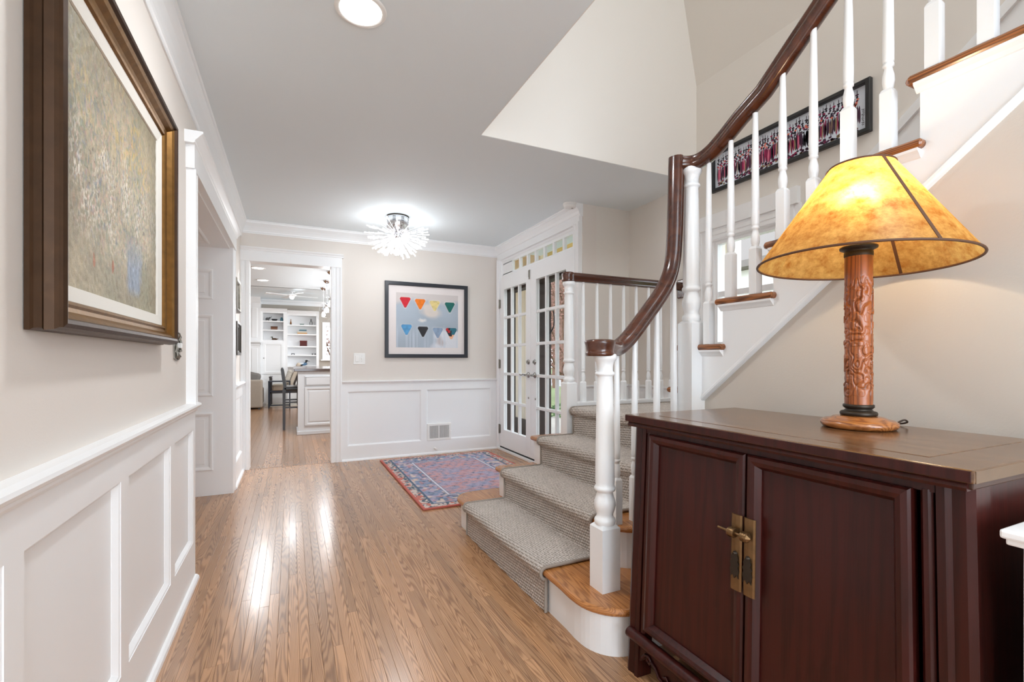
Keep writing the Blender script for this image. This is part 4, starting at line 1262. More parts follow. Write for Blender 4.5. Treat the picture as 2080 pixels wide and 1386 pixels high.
def print_col(U, V):
    n_ = lambda a, b, s: vnoise(U * a + 3, V * b + 5, s)[..., None]
    col = L3(172, 184, 196) * np.ones(U.shape + (3,)) * (0.88 + 0.2 * n_(4, 3, 51))
    top = np.clip((V - 0.80 + 0.12 * (vnoise(U * 6, V * 6, 52) - 0.5)) * 10, 0, 1)[..., None]
    col = col + (L3(218, 208, 204) - col) * top * 0.9
    patch = np.clip((0.16 - np.hypot((U - 0.56) * 0.8, (V - 0.66) * 0.9) + 0.1 * (vnoise(U * 9, V * 9, 53) - 0.5)) * 14, 0, 1)[..., None]
    col = col + (L3(222, 212, 204) - col) * patch
    lo = np.clip((0.30 - np.hypot((U - 0.86), (V - 0.05) * 0.9) + 0.14 * (vnoise(U * 8, V * 8, 54) - 0.5)) * 14, 0, 1)[..., None]
    col = col + (L3(222, 224, 230) - col) * lo
    pk = np.clip((0.07 - np.hypot((U - 0.71), (V - 0.14) * 0.6) + 0.08 * (vnoise(U * 12, V * 12, 55) - 0.5)) * 18, 0, 1)[..., None]
    col = col + (L3(196, 188, 190) - col) * pk
    drip = (np.clip((vnoise(U * 46, V * 1.2, 56) - 0.62) * 5, 0, 1) * np.clip((0.45 - V) * 5, 0, 1))[..., None]
    col = col + (L3(206, 214, 224) - col) * drip * 0.6
    wm = np.clip((0.04 - np.hypot((U - 0.40) * 0.5, (V - 0.505)) + 0.03 * (vnoise(U * 40, V * 20, 57) - 0.5)) * 40, 0, 1)[..., None]
    col = col + (L3(226, 224, 222) - col) * wm
    W_, H_ = 0.155, 0.20
    tones = [(0.14, 0.83, (206, 34, 50)), (0.375, 0.81, (238, 124, 26)), (0.61, 0.79, (228, 208, 140)), (0.86, 0.775, (22, 106, 98)),
             (0.16, 0.33, (88, 156, 206)), (0.42, 0.30, (44, 44, 48)), (0.66, 0.285, (140, 160, 186))]
    for cu, cv, c in tones:
        halo = pick(U, V, cu, cv, W_ * 1.2, H_ * 1.2) * (0.5 if cv > 0.5 else 0.2)
        col = col + (L3(226, 220, 216) - col) * halo
        col = col + (L3(*c) * (0.85 + 0.3 * n_(30, 30, 58)) - col) * pick(U, V, cu, cv, W_, H_)
    k = pick(U, V, 0.885, 0.28, W_ * 1.12, H_ * 1.1)
    mixc = np.where((U < 0.865)[..., None], L3(196, 40, 44), L3(40, 110, 128))
    mixc = np.where((V < 0.25)[..., None], L3(238, 178, 138), mixc)
    mixc = np.where(vnoise(U * 26, V * 26, 59)[..., None] > 0.72, L3(40, 40, 46), mixc)
    col = col + (mixc - col) * k
    return col


pr_ = link('print_sheet', gridmesh('print_sheet', 240, 200, lambda U, V: (px0 + U * (px1 - px0), YW - 0.0108 + 0 * U, pz0 + V * (pz1 - pz0)), print_col), attrmat('print_ink', 0.75), hp_, (0, 0, 0))
pr_.location = -WP[hp_.name]
obj('glazing', B().box(a0 + 0.035, a1 - 0.035, YW - 0.018, YW - 0.016, b0 + 0.035, b1 - 0.035), PANE, hp_)

# switch, register, door stop on the far wall
sw = thing('light_switch', 'white double light switch on the far wall beside the opening', 'switch', (0.66, YW, 1.09))
obj('plate', B().box(0.602, 0.722, YW - 0.006, YW, 1.030, 1.150, bev=0.003), PLASTIC, sw)
obj('rocker', B().box(0.622, 0.655, YW - 0.012, YW - 0.005, 1.058, 1.122, bev=0.003), PLASTIC, sw)
obj('toggle', B().box(0.682, 0.692, YW - 0.020, YW - 0.005, 1.078, 1.104, bev=0.002), PLASTIC, sw)
for z in (1.060, 1.118):
    obj('plate_screw', B().box(0.685, 0.689, YW - 0.0068, YW - 0.0055, z, z + 0.004), PEWTER, sw)
rg = thing('wall_register', 'white slotted heating register low on the far wainscot', 'vent', (1.543, YW, 0.25))
v0, v1, w0, w1 = 1.402, 1.685, 0.152, 0.347
q = B()
for wch in ('bottom', 'right', 'top', 'left'):
    q.member(v0, v1, w0, w1, [(0, 0.0), (0, 0.022), (0.004, 0.026), (0.024, 0.026), (0.026, 0.022), (0.026, 0)], ft, wch)
obj('register_frame', q, PLASTIC, rg)
obj('duct_back', B().box(v0 + 0.02, v1 - 0.02, YW - 0.008, YW - 0.004, w0 + 0.02, w1 - 0.02), DARKSLOT, rg)
for k in range(24):
    x = v0 + 0.030 + k * (v1 - v0 - 0.06) / 23
    ww = 0.0042 if k != 11 else 0.010
    obj('louver', B().box(x - ww / 2, x + ww / 2, YW - 0.024, YW - 0.010, w0 + 0.024, w1 - 0.024), PLASTIC, rg)
obj('damper_lever', B().box(v1 - 0.016, v1 + 0.008, YW - 0.034, YW - 0.024, 0.247, 0.253), PLASTIC, rg)
ds = thing('door_stop', 'small white door stop on the far baseboard above the rug', 'door stop', (1.49, YS, 0.062))
MY = Matrix.Rotation(PI / 2, 4, 'X')
obj('stem', B().lathe([(0.014, 0), (0.012, 0.006), (0.006, 0.010), (0.006, 0.05)], (1.49, YS, 0.062), 12, mat=MY), PLASTIC, ds)
obj('rubber_tip', B().lathe([(0.008, 0.05), (0.013, 0.054), (0.013, 0.068), (0.008, 0.072)], (1.49, YS, 0.062), 12, mat=MY), PLASTIC, ds)

# ------------------------------------------------------------------ long print on the staircase wall
cp = thing('long_print', 'long black framed print of a crowd on the staircase wall', 'picture', (XO, 1.975, 2.44))
c0, c1, e0, e1 = 1.452, 2.497, 2.296, 2.582
fs_ = lambda u, v, h: (XO - h, u, v)
for wch in ('bottom', 'right', 'top', 'left'):
    obj('frame_side', B().member(c0, c1, e0, e1, [(0, 0.002), (0, 0.028), (0.003, 0.030), (0.020, 0.030), (0.023, 0.027), (0.023, 0.002)], fs_, wch), BLACK, cp)
obj('print_sheet', B().box(XO - 0.006, XO - 0.001, c0 + 0.015, c1 - 0.015, e0 + 0.015, e1 - 0.015), plain('white_print_paper', (214, 222, 234), 0.7), cp)
inks = [plain('ink', c, 0.7) for c in ((34, 28, 44), (150, 24, 78), (214, 112, 140), (146, 124, 92), (70, 34, 62), (226, 120, 100))]
q = B()
rr_ = random.Random(5)


def fleck(y, z, w, h, mi, h0=0.0062, n=8, sk=0.0):
    q.add([(XO - h0 - 0.00005 * mi, y + w * math.cos(2 * PI * k / n) + sk * math.sin(2 * PI * k / n) * h, z + h * math.sin(2 * PI * k / n)) for k in range(n)], [tuple(range(n))], mi)


nfig = 46
for k in range(nfig):
    y = c1 - 0.055 - k * (c1 - c0 - 0.125) / (nfig - 1) + rr_.uniform(-0.004, 0.004)
    zt = e1 - 0.075 + rr_.uniform(-0.012, 0.014); zl = e0 + 0.062 + rr_.uniform(-0.006, 0.01)
    fleck(y, zt + 0.022, 0.0022, 0.014, 0)                                  # hat spike
    fleck(y + rr_.uniform(-0.002, 0.002), zt + 0.008, 0.0095, 0.0058, rr_.choice((0, 0, 4, 1)))
    fleck(y, zt - 0.004, 0.006, 0.008, 0)                                   # face
    for j in range(5):
        fleck(y + rr_.uniform(-0.012, 0.012), zt - 0.016 - j * 0.008, 0.0075, 0.0055, rr_.choice((0, 0, 4, 1, 5)))
    for j in range(4):
        w = rr_.uniform(0.0030, 0.0064)
        fleck(y - 0.012 + j * 0.008, (zt - 0.05 + zl) / 2 + rr_.uniform(-0.01, 0.01), w, (zt - 0.05 - zl) / 2 * rr_.uniform(0.75, 1.1), rr_.choice((1, 1, 2, 3, 0, 0, 0, 4, 4)), sk=rr_.uniform(-0.06, 0.06))
    for j in range(3):
        fleck(y + rr_.uniform(-0.013, 0.013), (zt + zl) / 2 + rr_.uniform(-0.03, 0.01), 0.0019, 0.05 * rr_.uniform(0.4, 1), 0, sk=rr_.uniform(-0.25, 0.25))
    for j in range(4):
        fleck(y + rr_.uniform(-0.013, 0.013), zl - 0.002 - rr_.uniform(0, 0.026), 0.0095, 0.0062, rr_.choice((0, 0, 3, 4, 1)))
pm = obj('printed_figures', q, inks, cp)
tag(pm, kind='stuff')
q = B()
for k in range(9):                                                            # the signature, written upwards
    z = e0 + 0.05 + k * 0.010
    q.tube([(XO - 0.0064, c0 + 0.046 + 0.006 * rr_.uniform(-1, 1), z), (XO - 0.0064, c0 + 0.040 + 0.005 * rr_.uniform(-1, 1), z + 0.004), (XO - 0.0064, c0 + 0.049 + 0.004 * rr_.uniform(-1, 1), z + 0.008)], 0.0014, 4)
obj('signature', q, inks[0], cp)

# ------------------------------------------------------------------ rug
R0, R1, R2, R3 = 0.852, 2.085, 3.312, 5.125
rug = None


def rug_col(U, V):
    X = U * (R1 - R0); Y = V * (R3 - R2)
    d = np.minimum.reduce([X, (R1 - R0) - X, Y, (R3 - R2) - Y])
    n_ = lambda a, b, s: vnoise(X * a, Y * b, s)[..., None]
    pink = L3(198, 154, 156); blue = L3(132, 148, 176); slate = L3(84, 102, 124); cream = L3(222, 200, 184); coral = L3(194, 132, 122); lav = L3(172, 160, 182)
    col = pink + (lav - pink) * np.clip((n_(9, 14, 61) - 0.4) * 3, 0, 1)
    col = col + (coral - col) * np.clip((n_(12, 30, 62) - 0.6) * 4, 0, 1) * 0.7
    col = col + (blue - col) * np.clip((n_(34, 60, 63) - 0.56) * 6, 0, 1) * 0.75
    # rows of little plant motifs in the field
    cx, cy = 0.088, 0.076
    row = np.floor(Y / cy); fx_ = ((X / cx + 0.5 * (row % 2)) % 1) - 0.5; fy = (Y / cy) % 1 - 0.5
    stem = (np.abs(fx_ - 0.10 * fy) < 0.05) & (np.abs(fy) < 0.34)
    top = (np.abs(fy - 0.22) < 0.10) & (np.abs(fx_) < 0.27 * (1 - np.abs(fy - 0.22) * 4))
    arm = (np.abs(fy + 0.12 + 0.6 * np.abs(fx_)) < 0.05) & (np.abs(fx_) < 0.2)
    cell = np.sin(np.floor(X / cx + 0.5 * (row % 2)) * 12.9898 + row * 78.233) * 43758.5453
    cell = cell - np.floor(cell)
    mot = (stem | top | arm)[..., None] * (0.25 + 0.75 * cell[..., None]) * (0.35 + 0.75 * n_(46, 46, 64))
    field = (d > 0.285)[..., None]
    col = np.where(field, col + (slate - col) * np.clip(mot, 0, 1), col)
    # broad floral border
    bord = ((d > 0.105) & (d <= 0.27))[..., None]
    bc = lav + (blue - lav) * np.clip((n_(22, 22, 65) - 0.4) * 4, 0, 1)
    bc = bc + (slate - bc) * np.clip((n_(40, 40, 66) - 0.6) * 6, 0, 1) * 0.8
    bc = bc + (cream - bc) * np.clip((n_(26, 22, 67) - 0.66) * 7, 0, 1) * 0.8
    bc = bc + (coral - bc) * np.clip((n_(24, 24, 68) - 0.72) * 7, 0, 1) * 0.7
    col = np.where(bord, bc, col)
    guard = ((d > 0.268) & (d < 0.287))[..., None]
    col = np.where(guard, L3(206, 204, 214), col)
    g2 = ((d > 0.262) & (d <= 0.268))[..., None] | ((d >= 0.287) & (d < 0.292))[..., None]
    col = np.where(g2, slate, col)
    gd = ((d > 0.090) & (d < 0.105))[..., None]
    col = np.where(gd, slate, col)
    ob = ((d > 0.022) & (d <= 0.090))[..., None]
    oc = np.where(n_(60, 60, 69) > 0.55, L3(84, 100, 112), L3(206, 190, 182))
    oc = np.where(n_(30, 30, 70) > 0.72, L3(196, 120, 108), oc)
    col = np.where(ob, oc, col)
    col = np.where((d <= 0.022)[..., None], L3(196, 104, 92), col)
    return col * (0.86 + 0.28 * n_(150, 150, 71))


def rug_pos(U, V):
    X = R0 + U * (R1 - R0); Y = R2 + V * (R3 - R2)
    d = np.minimum.reduce([U * (R1 - R0), (1 - U) * (R1 - R0), V * (R3 - R2), (1 - V) * (R3 - R2)])
    return X, Y, 0.0095 - 0.0075 * (d < 0.0035) + 0.0008 * vnoise(X * 150, Y * 150, 72) + 0.003 * vnoise(X * 3, Y * 3, 73)


rug = link('area_rug', gridmesh('area_rug', 260, 380, rug_pos, rug_col), attrmat('rug_wool', 0.95, 0.4, 260, 0.0, 0.10), None)
tag(rug, 'pink and blue patterned rug lying before the glazed entrance doors', 'rug')
obj('rug_binding', B().box(R0 - 0.002, R1 + 0.002, R2 - 0.002, R2 + 0.006, 0.0012, 0.0115, bev=0.002).box(R0 - 0.002, R0 + 0.006, R2, R3, 0.0012, 0.0115, bev=0.002).box(R1 - 0.006, R1 + 0.002, R2, R3, 0.0012, 0.0115, bev=0.002).box(R0 - 0.002, R1 + 0.002, R3 - 0.006, R3 + 0.002, 0.0012, 0.0115, bev=0.002), plain('rug_edge', (176, 92, 80), 0.95), rug)

# ------------------------------------------------------------------ ceiling fittings in the hall
can = thing('recessed_light', 'round recessed ceiling light near the camera in the hall', 'light', (0.244, 1.905, 2.44))
LENS = emit('lamp_lens', (1.0, 0.98, 0.95), 6.0)
obj('trim_ring', B().lathe([(0.078, 2.440), (0.080, 2.434), (0.094, 2.434), (0.098, 2.4395)], (0.244, 1.905, 0), 40, caps=False), PLASTIC, can)
obj('lens', B().lathe([(0.0, 2.4372), (0.079, 2.4372)], (0.244, 1.905, 0), 40, caps=False), LENS, can)
sd = thing('smoke_detector', 'round white smoke detector on the ceiling above the door cornice', 'detector', (2.20, 3.50, 2.44))
obj('housing', B().lathe([(0.040, 2.400), (0.052, 2.404), (0.056, 2.414), (0.056, 2.424), (0.062, 2.426), (0.062, 2.44)], (2.20, 3.50, 0), 32), PLASTIC, sd)
obj('test_button', B().lathe([(0.008, 2.3975), (0.010, 2.400)], (2.215, 3.49, 0), 14), PEWTER, sd)

ch = thing('burst_chandelier', 'starburst crystal ceiling light with chrome drum canopy', 'chandelier', (0.914, 4.506, 2.44))
hx, hy = 0.914, 4.506
obj('canopy', B().lathe([(0.098, 2.300), (0.102, 2.303), (0.102, 2.436), (0.100, 2.44)], (hx, hy, 0), 48), CHROME, ch)
obj('rim', B().lathe([(0.1025, 2.430), (0.1055, 2.432), (0.1055, 2.4385), (0.1025, 2.44)], (hx, hy, 0), 48, caps=False), BRONZE, ch)
q = B()
for a0_ in (195, 240, 285, 330, 60, 120):
    for k in range(4):
        a = math.radians(a0_); t = Vector((-math.sin(a), math.cos(a), 0)); d = Vector((math.cos(a), math.sin(a), 0))
        z = 2.378 + k * 0.012
        c = Vector((hx, hy, z)) + d * 0.1022
        q.add([c - t * 0.014, c + t * 0.014, c + t * 0.014 + Vector((0, 0, 0.005)), c - t * 0.014 + Vector((0, 0, 0.005))], [(0, 1, 2, 3)])
obj('vent_slot', q, DARKSLOT, ch)
obj('hub', B().lathe([(0.018, 2.222), (0.032, 2.230), (0.040, 2.248), (0.042, 2.262), (0.036, 2.282), (0.030, 2.30), (0.05, 2.302)], (hx, hy, 0), 24), CHROME, ch)
TIP = emit('lit_crystal', (1.0, 0.99, 0.97), 0.36)
TIP.node_tree.nodes['Principled BSDF'].inputs['Roughness'].default_value = 0.1
rod = B().lathe([(0.0016, 0.03), (0.0016, 0.195)], (0, 0, 0), 6, 0)
rod.lathe([(0.003, 0.192), (0.0058, 0.198), (0.0064, 0.208), (0.0058, 0.236), (0.0085, 0.243), (0.005, 0.250)], (0, 0, 0), 8, 1)
rme = rod.mesh('crystal_rod')
rc = random.Random(3)
NR = 132
for k in range(NR):
    g = (k + 0.5) / NR
    zc = 0.38 - 1.36 * g                        # from slightly above level down to straight below
    th = k * 2.399963 + rc.uniform(-0.1, 0.1)
    rad = math.sqrt(max(0.0, 1 - zc * zc)) if zc > -1 else 0
    d = Vector((rad * math.cos(th), rad * math.sin(th), max(-1, zc)))
    if d.z > 0.33: continue
    sc = 1.0 / math.sqrt((rad / 0.300) ** 2 + (d.z / 0.205) ** 2) / 0.25 * rc.uniform(0.82, 1.08)
    o = link('crystal_rod', rme, [CHROME, TIP], ch, (hx, hy, 2.262))
    o.rotation_mode = 'QUATERNION'
    o.rotation_quaternion = d.to_track_quat('Z', 'Y')
    o.scale = (1.0, 1.0, sc)
point('chandelier_light', (hx, hy, 2.10), 9.0, 0.12, (0.94, 0.97, 1.0))
for k in range(3):
    a = 2 * PI * k / 3 + 0.4
    point('chandelier_light', (hx + 0.2 * math.cos(a), hy + 0.2 * math.sin(a), 2.20), 1.3, 0.05, (0.94, 0.97, 1.0))


# ------------------------------------------------------------------ kitchen island, stools, pendants
GREYCAB = plain('pale_grey_cabinet_paint', (212, 216, 220), 0.4)
isl = thing('kitchen_island', 'pale grey kitchen island with dark wood top seen through the opening', 'island', (0.6, 8.6, 0))
IY0, IY1, IX0, IX1 = 7.41, 9.9, 0.085, 1.15
obj('island_body', B().box(IX0, IX1, IY0, 7.95, 0.0, 0.912).box(0.45, IX1, 7.95, IY1, 0.0, 0.912), GREYCAB, isl)
obj('base_board', B().box(IX0 - 0.014, IX1 + 0.01, IY0 - 0.014, 7.96, 0, 0.05, bev=0.004), GREYCAB, isl)
obj('counter_top', B().box(0.03, 1.2, IY0 - 0.035, IY1 + 0.2, 0.912, 0.952, bev=0.006), plain('dark_walnut_top', (66, 44, 36), 0.18, coat=0.6), isl)
fi = lambda u, v, h: (u, IY0 - h, v)
raised = [(0, 0), (0, 0.016), (0.004, 0.020), (0.030, 0.020), (0.036, 0.016), (0.040, 0.008), (0.055, 0.008), (0.055, 0)]
q = B()
for wch in ('bottom', 'right', 'top', 'left'):
    q.member(0.172, 0.60, 0.70, 0.845, [(0, 0), (0, 0.012), (0.01, 0.02), (0.018, 0.02), (0.018, 0)], fi, wch)
q.box(0.185, 0.587, IY0 - 0.02, IY0, 0.714, 0.831)
dr = obj('drawer', q, GREYCAB, isl)
KN = [(0.006, 0), (0.006, 0.012), (0.015, 0.018), (0.016, 0.024), (0.008, 0.030), (0, 0.031)]
obj('drawer_knob', B().lathe(KN, (0.525, IY0 - 0.02, 0.776), 14, mat=MY), NICKEL, dr)
q = B()
for wch in ('bottom', 'right', 'top', 'left'):
    q.member(0.172, 0.56, 0.127, 0.685, raised, fi, wch)
q.box(0.225, 0.505, IY0 - 0.016, IY0, 0.182, 0.63, bev=0.006)
do = obj('island_door', q, GREYCAB, isl)
obj('door_knob', B().lathe(KN, (0.528, IY0 - 0.02, 0.615), 14, mat=MY), NICKEL, do)


def bar_stool(cx, cy, label):
    t = thing('bar_stool', label, 'stool', (cx, cy, 0), 'dark bar stools at the island')
    fr = DARKWOOD
    w = 0.21
    for sx in (-1, 1):
        for sy in (-1, 1):
            x = cx + sx * 0.19
            zt = 0.62
            b_ = B()
            k = 0.020
            b_.ext([(-k, -k), (k, -k), (k, k), (-k, k)], lambda u, v, z: (x + u * (0.8 if z < 0.1 else 1), cy + sy * w + v * (0.8 if z < 0.1 else 1), z), 0.0, zt)
            obj('leg', b_, fr, t)
    obj('seat', B().box(cx - 0.20, cx + 0.23, cy - w - 0.02, cy + w + 0.02, 0.60, 0.665, bev=0.02), LEATHER, t)
    pr = [(-0.205, 0.58), (-0.175, 0.58), (-0.165, 0.68), (-0.185, 0.80), (-0.205, 0.93), (-0.215, 0.955), (-0.235, 0.958), (-0.245, 0.93), (-0.23, 0.80), (-0.21, 0.68)]
    obj('backrest', B().ext(pr, lambda u, v, y: (cx + u + 0.01, y, v), cy - w - 0.02, cy + w + 0.02), LEATHER, t)
    for z in (0.34, 0.42, 0.46):
        obj('stretcher', B().box(cx - 0.19, cx + 0.19, cy - w - 0.008, cy - w + 0.008, z - 0.012, z + 0.012), fr, t)
    for sx in (-1, 1):
        obj('stretcher', B().box(cx + sx * 0.19 - 0.008, cx + sx * 0.19 + 0.008, cy - w, cy + w, 0.31, 0.34), fr, t)
    return t


bar_stool(0.085, 8.27, 'dark leather bar stool drawn up to the kitchen island end')

pend0 = None
for k, (x, y) in enumerate(((0.545, 7.727), (0.550, 8.650), (0.548, 9.552))):
    lab = ('glass globe pendant nearest the opening, above the kitchen island', 'glass globe pendant in the middle of the island row', 'glass globe pendant farthest along the kitchen island')[k]
    if pend0 is None:
        t = thing('globe_pendant', lab, 'pendant light', (x, y, 2.44), 'glass pendants over the island')
        c = (x, y, 0)
        obj('canopy', B().lathe([(0.012, 2.385), (0.03, 2.392), (0.055, 2.42), (0.062, 2.432), (0.062, 2.44)], c, 24), CHROME, t)
        obj('rod', B().lathe([(0.005, 2.06), (0.005, 2.39)], c, 8), CHROME, t)
        obj('socket', B().lathe([(0.02, 1.985), (0.026, 1.99), (0.026, 2.05), (0.012, 2.065)], c, 16), CHROME, t)
        pr = [(0.03, 2.04)] + [(0.125 * math.sin(a), 1.925 + 0.125 * math.cos(a)) for a in [0.25 + (PI - 0.25) * i / 14 for i in range(15)]]
        obj('globe', B().lathe(pr, c, 28, caps=False), PEARL, t)
        obj('bulb', B().lathe([(0.012, 1.985), (0.03, 1.95), (0.034, 1.925), (0.026, 1.895), (0, 1.885)], c, 14), emit('pendant_bulb', (1, 0.97, 0.92), 12), t)
        pend0 = t
    else:
        dup(pend0, (x, y, 2.44), lab)
    point('pendant_light', (x, y, 1.86), 7, 0.05, WARM)

REC = None
for x, y, z, lab in ((-0.45, 7.906, 2.44, 'recessed kitchen ceiling light nearest the opening'), (-0.446, 9.088, 2.44, 'recessed kitchen ceiling light, second from the opening'), (0.006, 10.9, 2.60, 'recessed ceiling light in front of the bookcases')):
    if REC is None:
        REC = thing('recessed_light', lab, 'light', (x, y, z), 'recessed lights beyond the opening')
        obj('trim_ring', B().lathe([(0.078, z), (0.080, z - 0.006), (0.096, z - 0.006), (0.100, z - 0.0005)], (x, y, 0), 32, caps=False), PLASTIC, REC)
        obj('lens', B().lathe([(0.0, z - 0.003), (0.079, z - 0.003)], (x, y, 0), 32, caps=False), LENS, REC)
    else:
        dup(REC, (x, y, z), lab)
spk = thing('ceiling_speaker', 'round grey ceiling grille near the far pendants', 'speaker', (0.46, 10.4, 2.60))
obj('grille', B().lathe([(0.0, 2.590), (0.105, 2.590), (0.112, 2.594), (0.115, 2.60)], (0.47, 10.9, 0), 32, caps=False), plain('grille_grey', (150, 150, 150), 0.8), spk)
fan = thing('ceiling_fan', 'white ceiling fan with lit globe before the bookcases', 'fan', (0.01, 11.6, 2.60))
fc = (0.01, 11.6, 0)
obj('downrod', B().lathe([(0.06, 2.59), (0.06, 2.60)], fc, 20).lathe([(0.015, 2.54), (0.015, 2.60)], fc, 12), WHITE, fan)
obj('motor', B().lathe([(0.05, 2.49), (0.09, 2.50), (0.095, 2.53), (0.06, 2.55)], fc, 24), WHITE, fan)
obj('light_globe', B().lathe([(0.0, 2.43), (0.03, 2.436), (0.045, 2.46), (0.05, 2.49)], fc, 20, caps=False), emit('fan_globe', (1, 0.98, 0.95), 5), fan)
for k in range(4):
    a = PI / 4 * 0.4 + k * PI / 2
    d = Vector((math.cos(a), math.sin(a), 0)); w_ = Vector((-math.sin(a), math.cos(a), 0.15))
    c = Vector((0.01, 11.6, 2.51))
    v = [c + d * 0.09 - w_ * 0.03, c + d * 0.09 + w_ * 0.03, c + d * 0.55 + w_ * 0.06, c + d * 0.55 - w_ * 0.06]
    v = v + [p_ + Vector((0, 0, 0.006)) for p_ in v]
    obj('blade', B().add(v, [(0, 1, 2, 3), (4, 5, 6, 7), (0, 1, 5, 4), (1, 2, 6, 5), (2, 3, 7, 6), (3, 0, 4, 7)]), WHITE, fan)

# ------------------------------------------------------------------ bookcases and fireplace on the end wall
BY0, BY1 = 13.05, 13.395


def bookcase(name, lab, x0, x1, ix0, ix1, top, itop, shelves, lower, prot=0.0):
    t = thing(name, lab, 'bookcase', ((x0 + x1) / 2, BY1, 0), 'built-in bookcases on the end wall')
    y0 = BY0 - prot
    obj('upright', B().box(x0, ix0, y0, BY1, 0, top), WHITE, t)
    obj('upright', B().box(ix1, x1, y0, BY1, 0, top), WHITE, t)
    obj('back_board', B().box(ix0, ix1, BY1 - 0.02, BY1, 0, top), WHITE, t)
    obj('head_board', B().box(ix0, ix1, y0, BY1, itop, top), WHITE, t)
    obj('cornice', B().ext([(0, top - 0.075), (0.012, top - 0.07), (0.03, top - 0.03), (0.055, top - 0.012), (0.055, top), (0, top)], lambda u, v, x: (x, y0 - u, v), x0, x1), WHITE, t)
    for z in shelves:
        obj('shelf', B().box(ix0, ix1, y0 + 0.01, BY1 - 0.02, z - 0.03, z), WHITE, t)
    if lower:
        fb = lambda u, v, h: (u, y0 + 0.004 - h, v)
        obj('lower_front', B().box(ix0, ix1, y0 + 0.005, BY1, 0, shelves[-1] - 0.03), WHITE, t)
        q = B().box(ix0 + 0.06, ix1 - 0.06, y0 - 0.004, y0 + 0.006, 0.80, 1.44)
        for wch in ('bottom', 'right', 'top', 'left'):
            q.member(ix0 - 0.01, ix1 + 0.01, 0.73, 1.51, [(0, 0), (0, 0.02), (0.055, 0.02), (0.062, 0.012), (0.07, 0.008), (0.07, 0)], fb, wch)
        d_ = obj('lower_door', q, WHITE, t)
        obj('door_knob', B().lathe([(0.004, 0), (0.005, 0.01), (0.012, 0.014), (0.011, 0.022), (0, 0.024)], (ix0 + 0.02, y0 - 0.016, 1.12), 12, mat=MY), BRONZE, d_)
    return t


bookcase('bookcase', 'white built-in bookcase with a lower door, beside the fireplace', -0.682, -0.095, -0.632, -0.182, 2.345, 2.235, (2.045, 1.825, 1.568), True, 0.02)
bookcase('bookcase', 'white open bookcase with five shelves, beside the living room window', -0.093, 0.64, -0.086, 0.578, 2.315, 2.195, (1.965, 1.732, 1.425, 1.205, 0.925), False)
fp_ = thing('fireplace', 'white panelled fireplace surround with mantel shelf and dark firebox', 'fireplace', (-1.5, 13.39, 0))
obj('pilaster', B().box(-0.905, -0.684, 12.92, 13.39, 0, 1.44), WHITE, fp_)
obj('pilaster_panel', B().box(-0.87, -0.74, 12.91, 12.925, 0.2, 1.36, bev=0.006), WHITE, fp_)
obj('overmantel', B().box(-2.3, -0.684, 12.98, 13.39, 1.50, 2.52), WHITE, fp_)
obj('overmantel_panel', B().box(-0.87, -0.75, 12.965, 12.985, 1.62, 2.34, bev=0.008).box(-2.2, -0.95, 12.965, 12.985, 1.62, 2.34, bev=0.008), WHITE, fp_)
obj('overmantel_cornice', B().ext([(0, 2.46), (0.03, 2.48), (0.07, 2.56), (0.08, 2.6), (0, 2.6)], lambda u, v, x: (x, 12.98 - u, v), -2.3, -0.684), WHITE, fp_)
obj('mantel_shelf', B().ext([(0, 1.40), (0.02, 1.42), (0.03, 1.46), (0.08, 1.49), (0.09, 1.5), (0.09, 1.535), (0, 1.535)], lambda u, v, x: (x, 12.93 - u, v), -2.3, -0.684), WHITE, fp_)
obj('frieze', B().box(-2.3, -0.9, 12.94, 13.38, 1.30, 1.44), WHITE, fp_)
obj('slate_facing', B().box(-2.2, -0.9, 12.97, 13.38, 0, 1.30), plain('dark_slate', (66, 68, 74), 0.35, var=0.3, bscale=14), fp_)

# ------------------------------------------------------------------ ornaments on the shelves
SY = 13.20


def one(name, lab, cat, b, mats, group=None):
    return tag(obj(name, b, mats, None, b_origin(b)), lab, cat, group)


def b_origin(b):
    a = np.array(b.v)
    return Vector(((a[:, 0].min() + a[:, 0].max()) / 2, (a[:, 1].min() + a[:, 1].max()) / 2, a[:, 2].min()))


def ell(b, c, rx, ry, rz, mi=0, n=12):
    bm = bmesh.new()
    bmesh.ops.create_uvsphere(bm, u_segments=n, v_segments=8, radius=1.0)
    return b.bm(bm, mi, True, Matrix.Translation(c) @ Matrix.Diagonal((rx, ry, rz, 1)))


# elephant figurine
z = 2.045
t = thing('elephant_figurine', 'small grey elephant figurine on the top shelf of the closed bookcase', 'figurine', (-0.525, SY, z))
GREYF = plain('grey_stone', (92, 92, 92), 0.5)
b = ell(B(), (-0.54, SY, z + 0.055), 0.045, 0.028, 0.034)
obj('body', b, GREYF, t)
obj('head', ell(B(), (-0.492, SY, z + 0.078), 0.022, 0.02, 0.024).tube([(-0.475, SY, z + 0.075), (-0.462, SY, z + 0.095), (-0.452, SY, z + 0.118)], 0.006, 6), GREYF, t)
for dx in (-0.57, -0.515):
    for dy in (-0.014, 0.014):
        obj('leg', B().lathe([(0.011, z), (0.010, z + 0.045)], (dx, SY + dy, 0), 8), GREYF, t)
one('black_bowl', 'black flared bowl on the top shelf of the closed bookcase', 'bowl', B().lathe([(0.035, z), (0.045, z + 0.006), (0.062, z + 0.035), (0.070, z + 0.052), (0.066, z + 0.052), (0.05, z + 0.03), (0.0, z + 0.012)], (-0.383, SY, 0), 24), BLACK)
one('blue_vase', 'small blue vase at the end of the top shelf', 'vase', B().lathe([(0.022, z), (0.034, z + 0.012), (0.030, z + 0.06), (0.018, z + 0.09), (0.024, z + 0.10), (0.018, z + 0.098), (0.012, z + 0.09)], (-0.222, SY, 0), 20), plain('blue_glaze', (70, 120, 138), 0.25))
z = 1.825
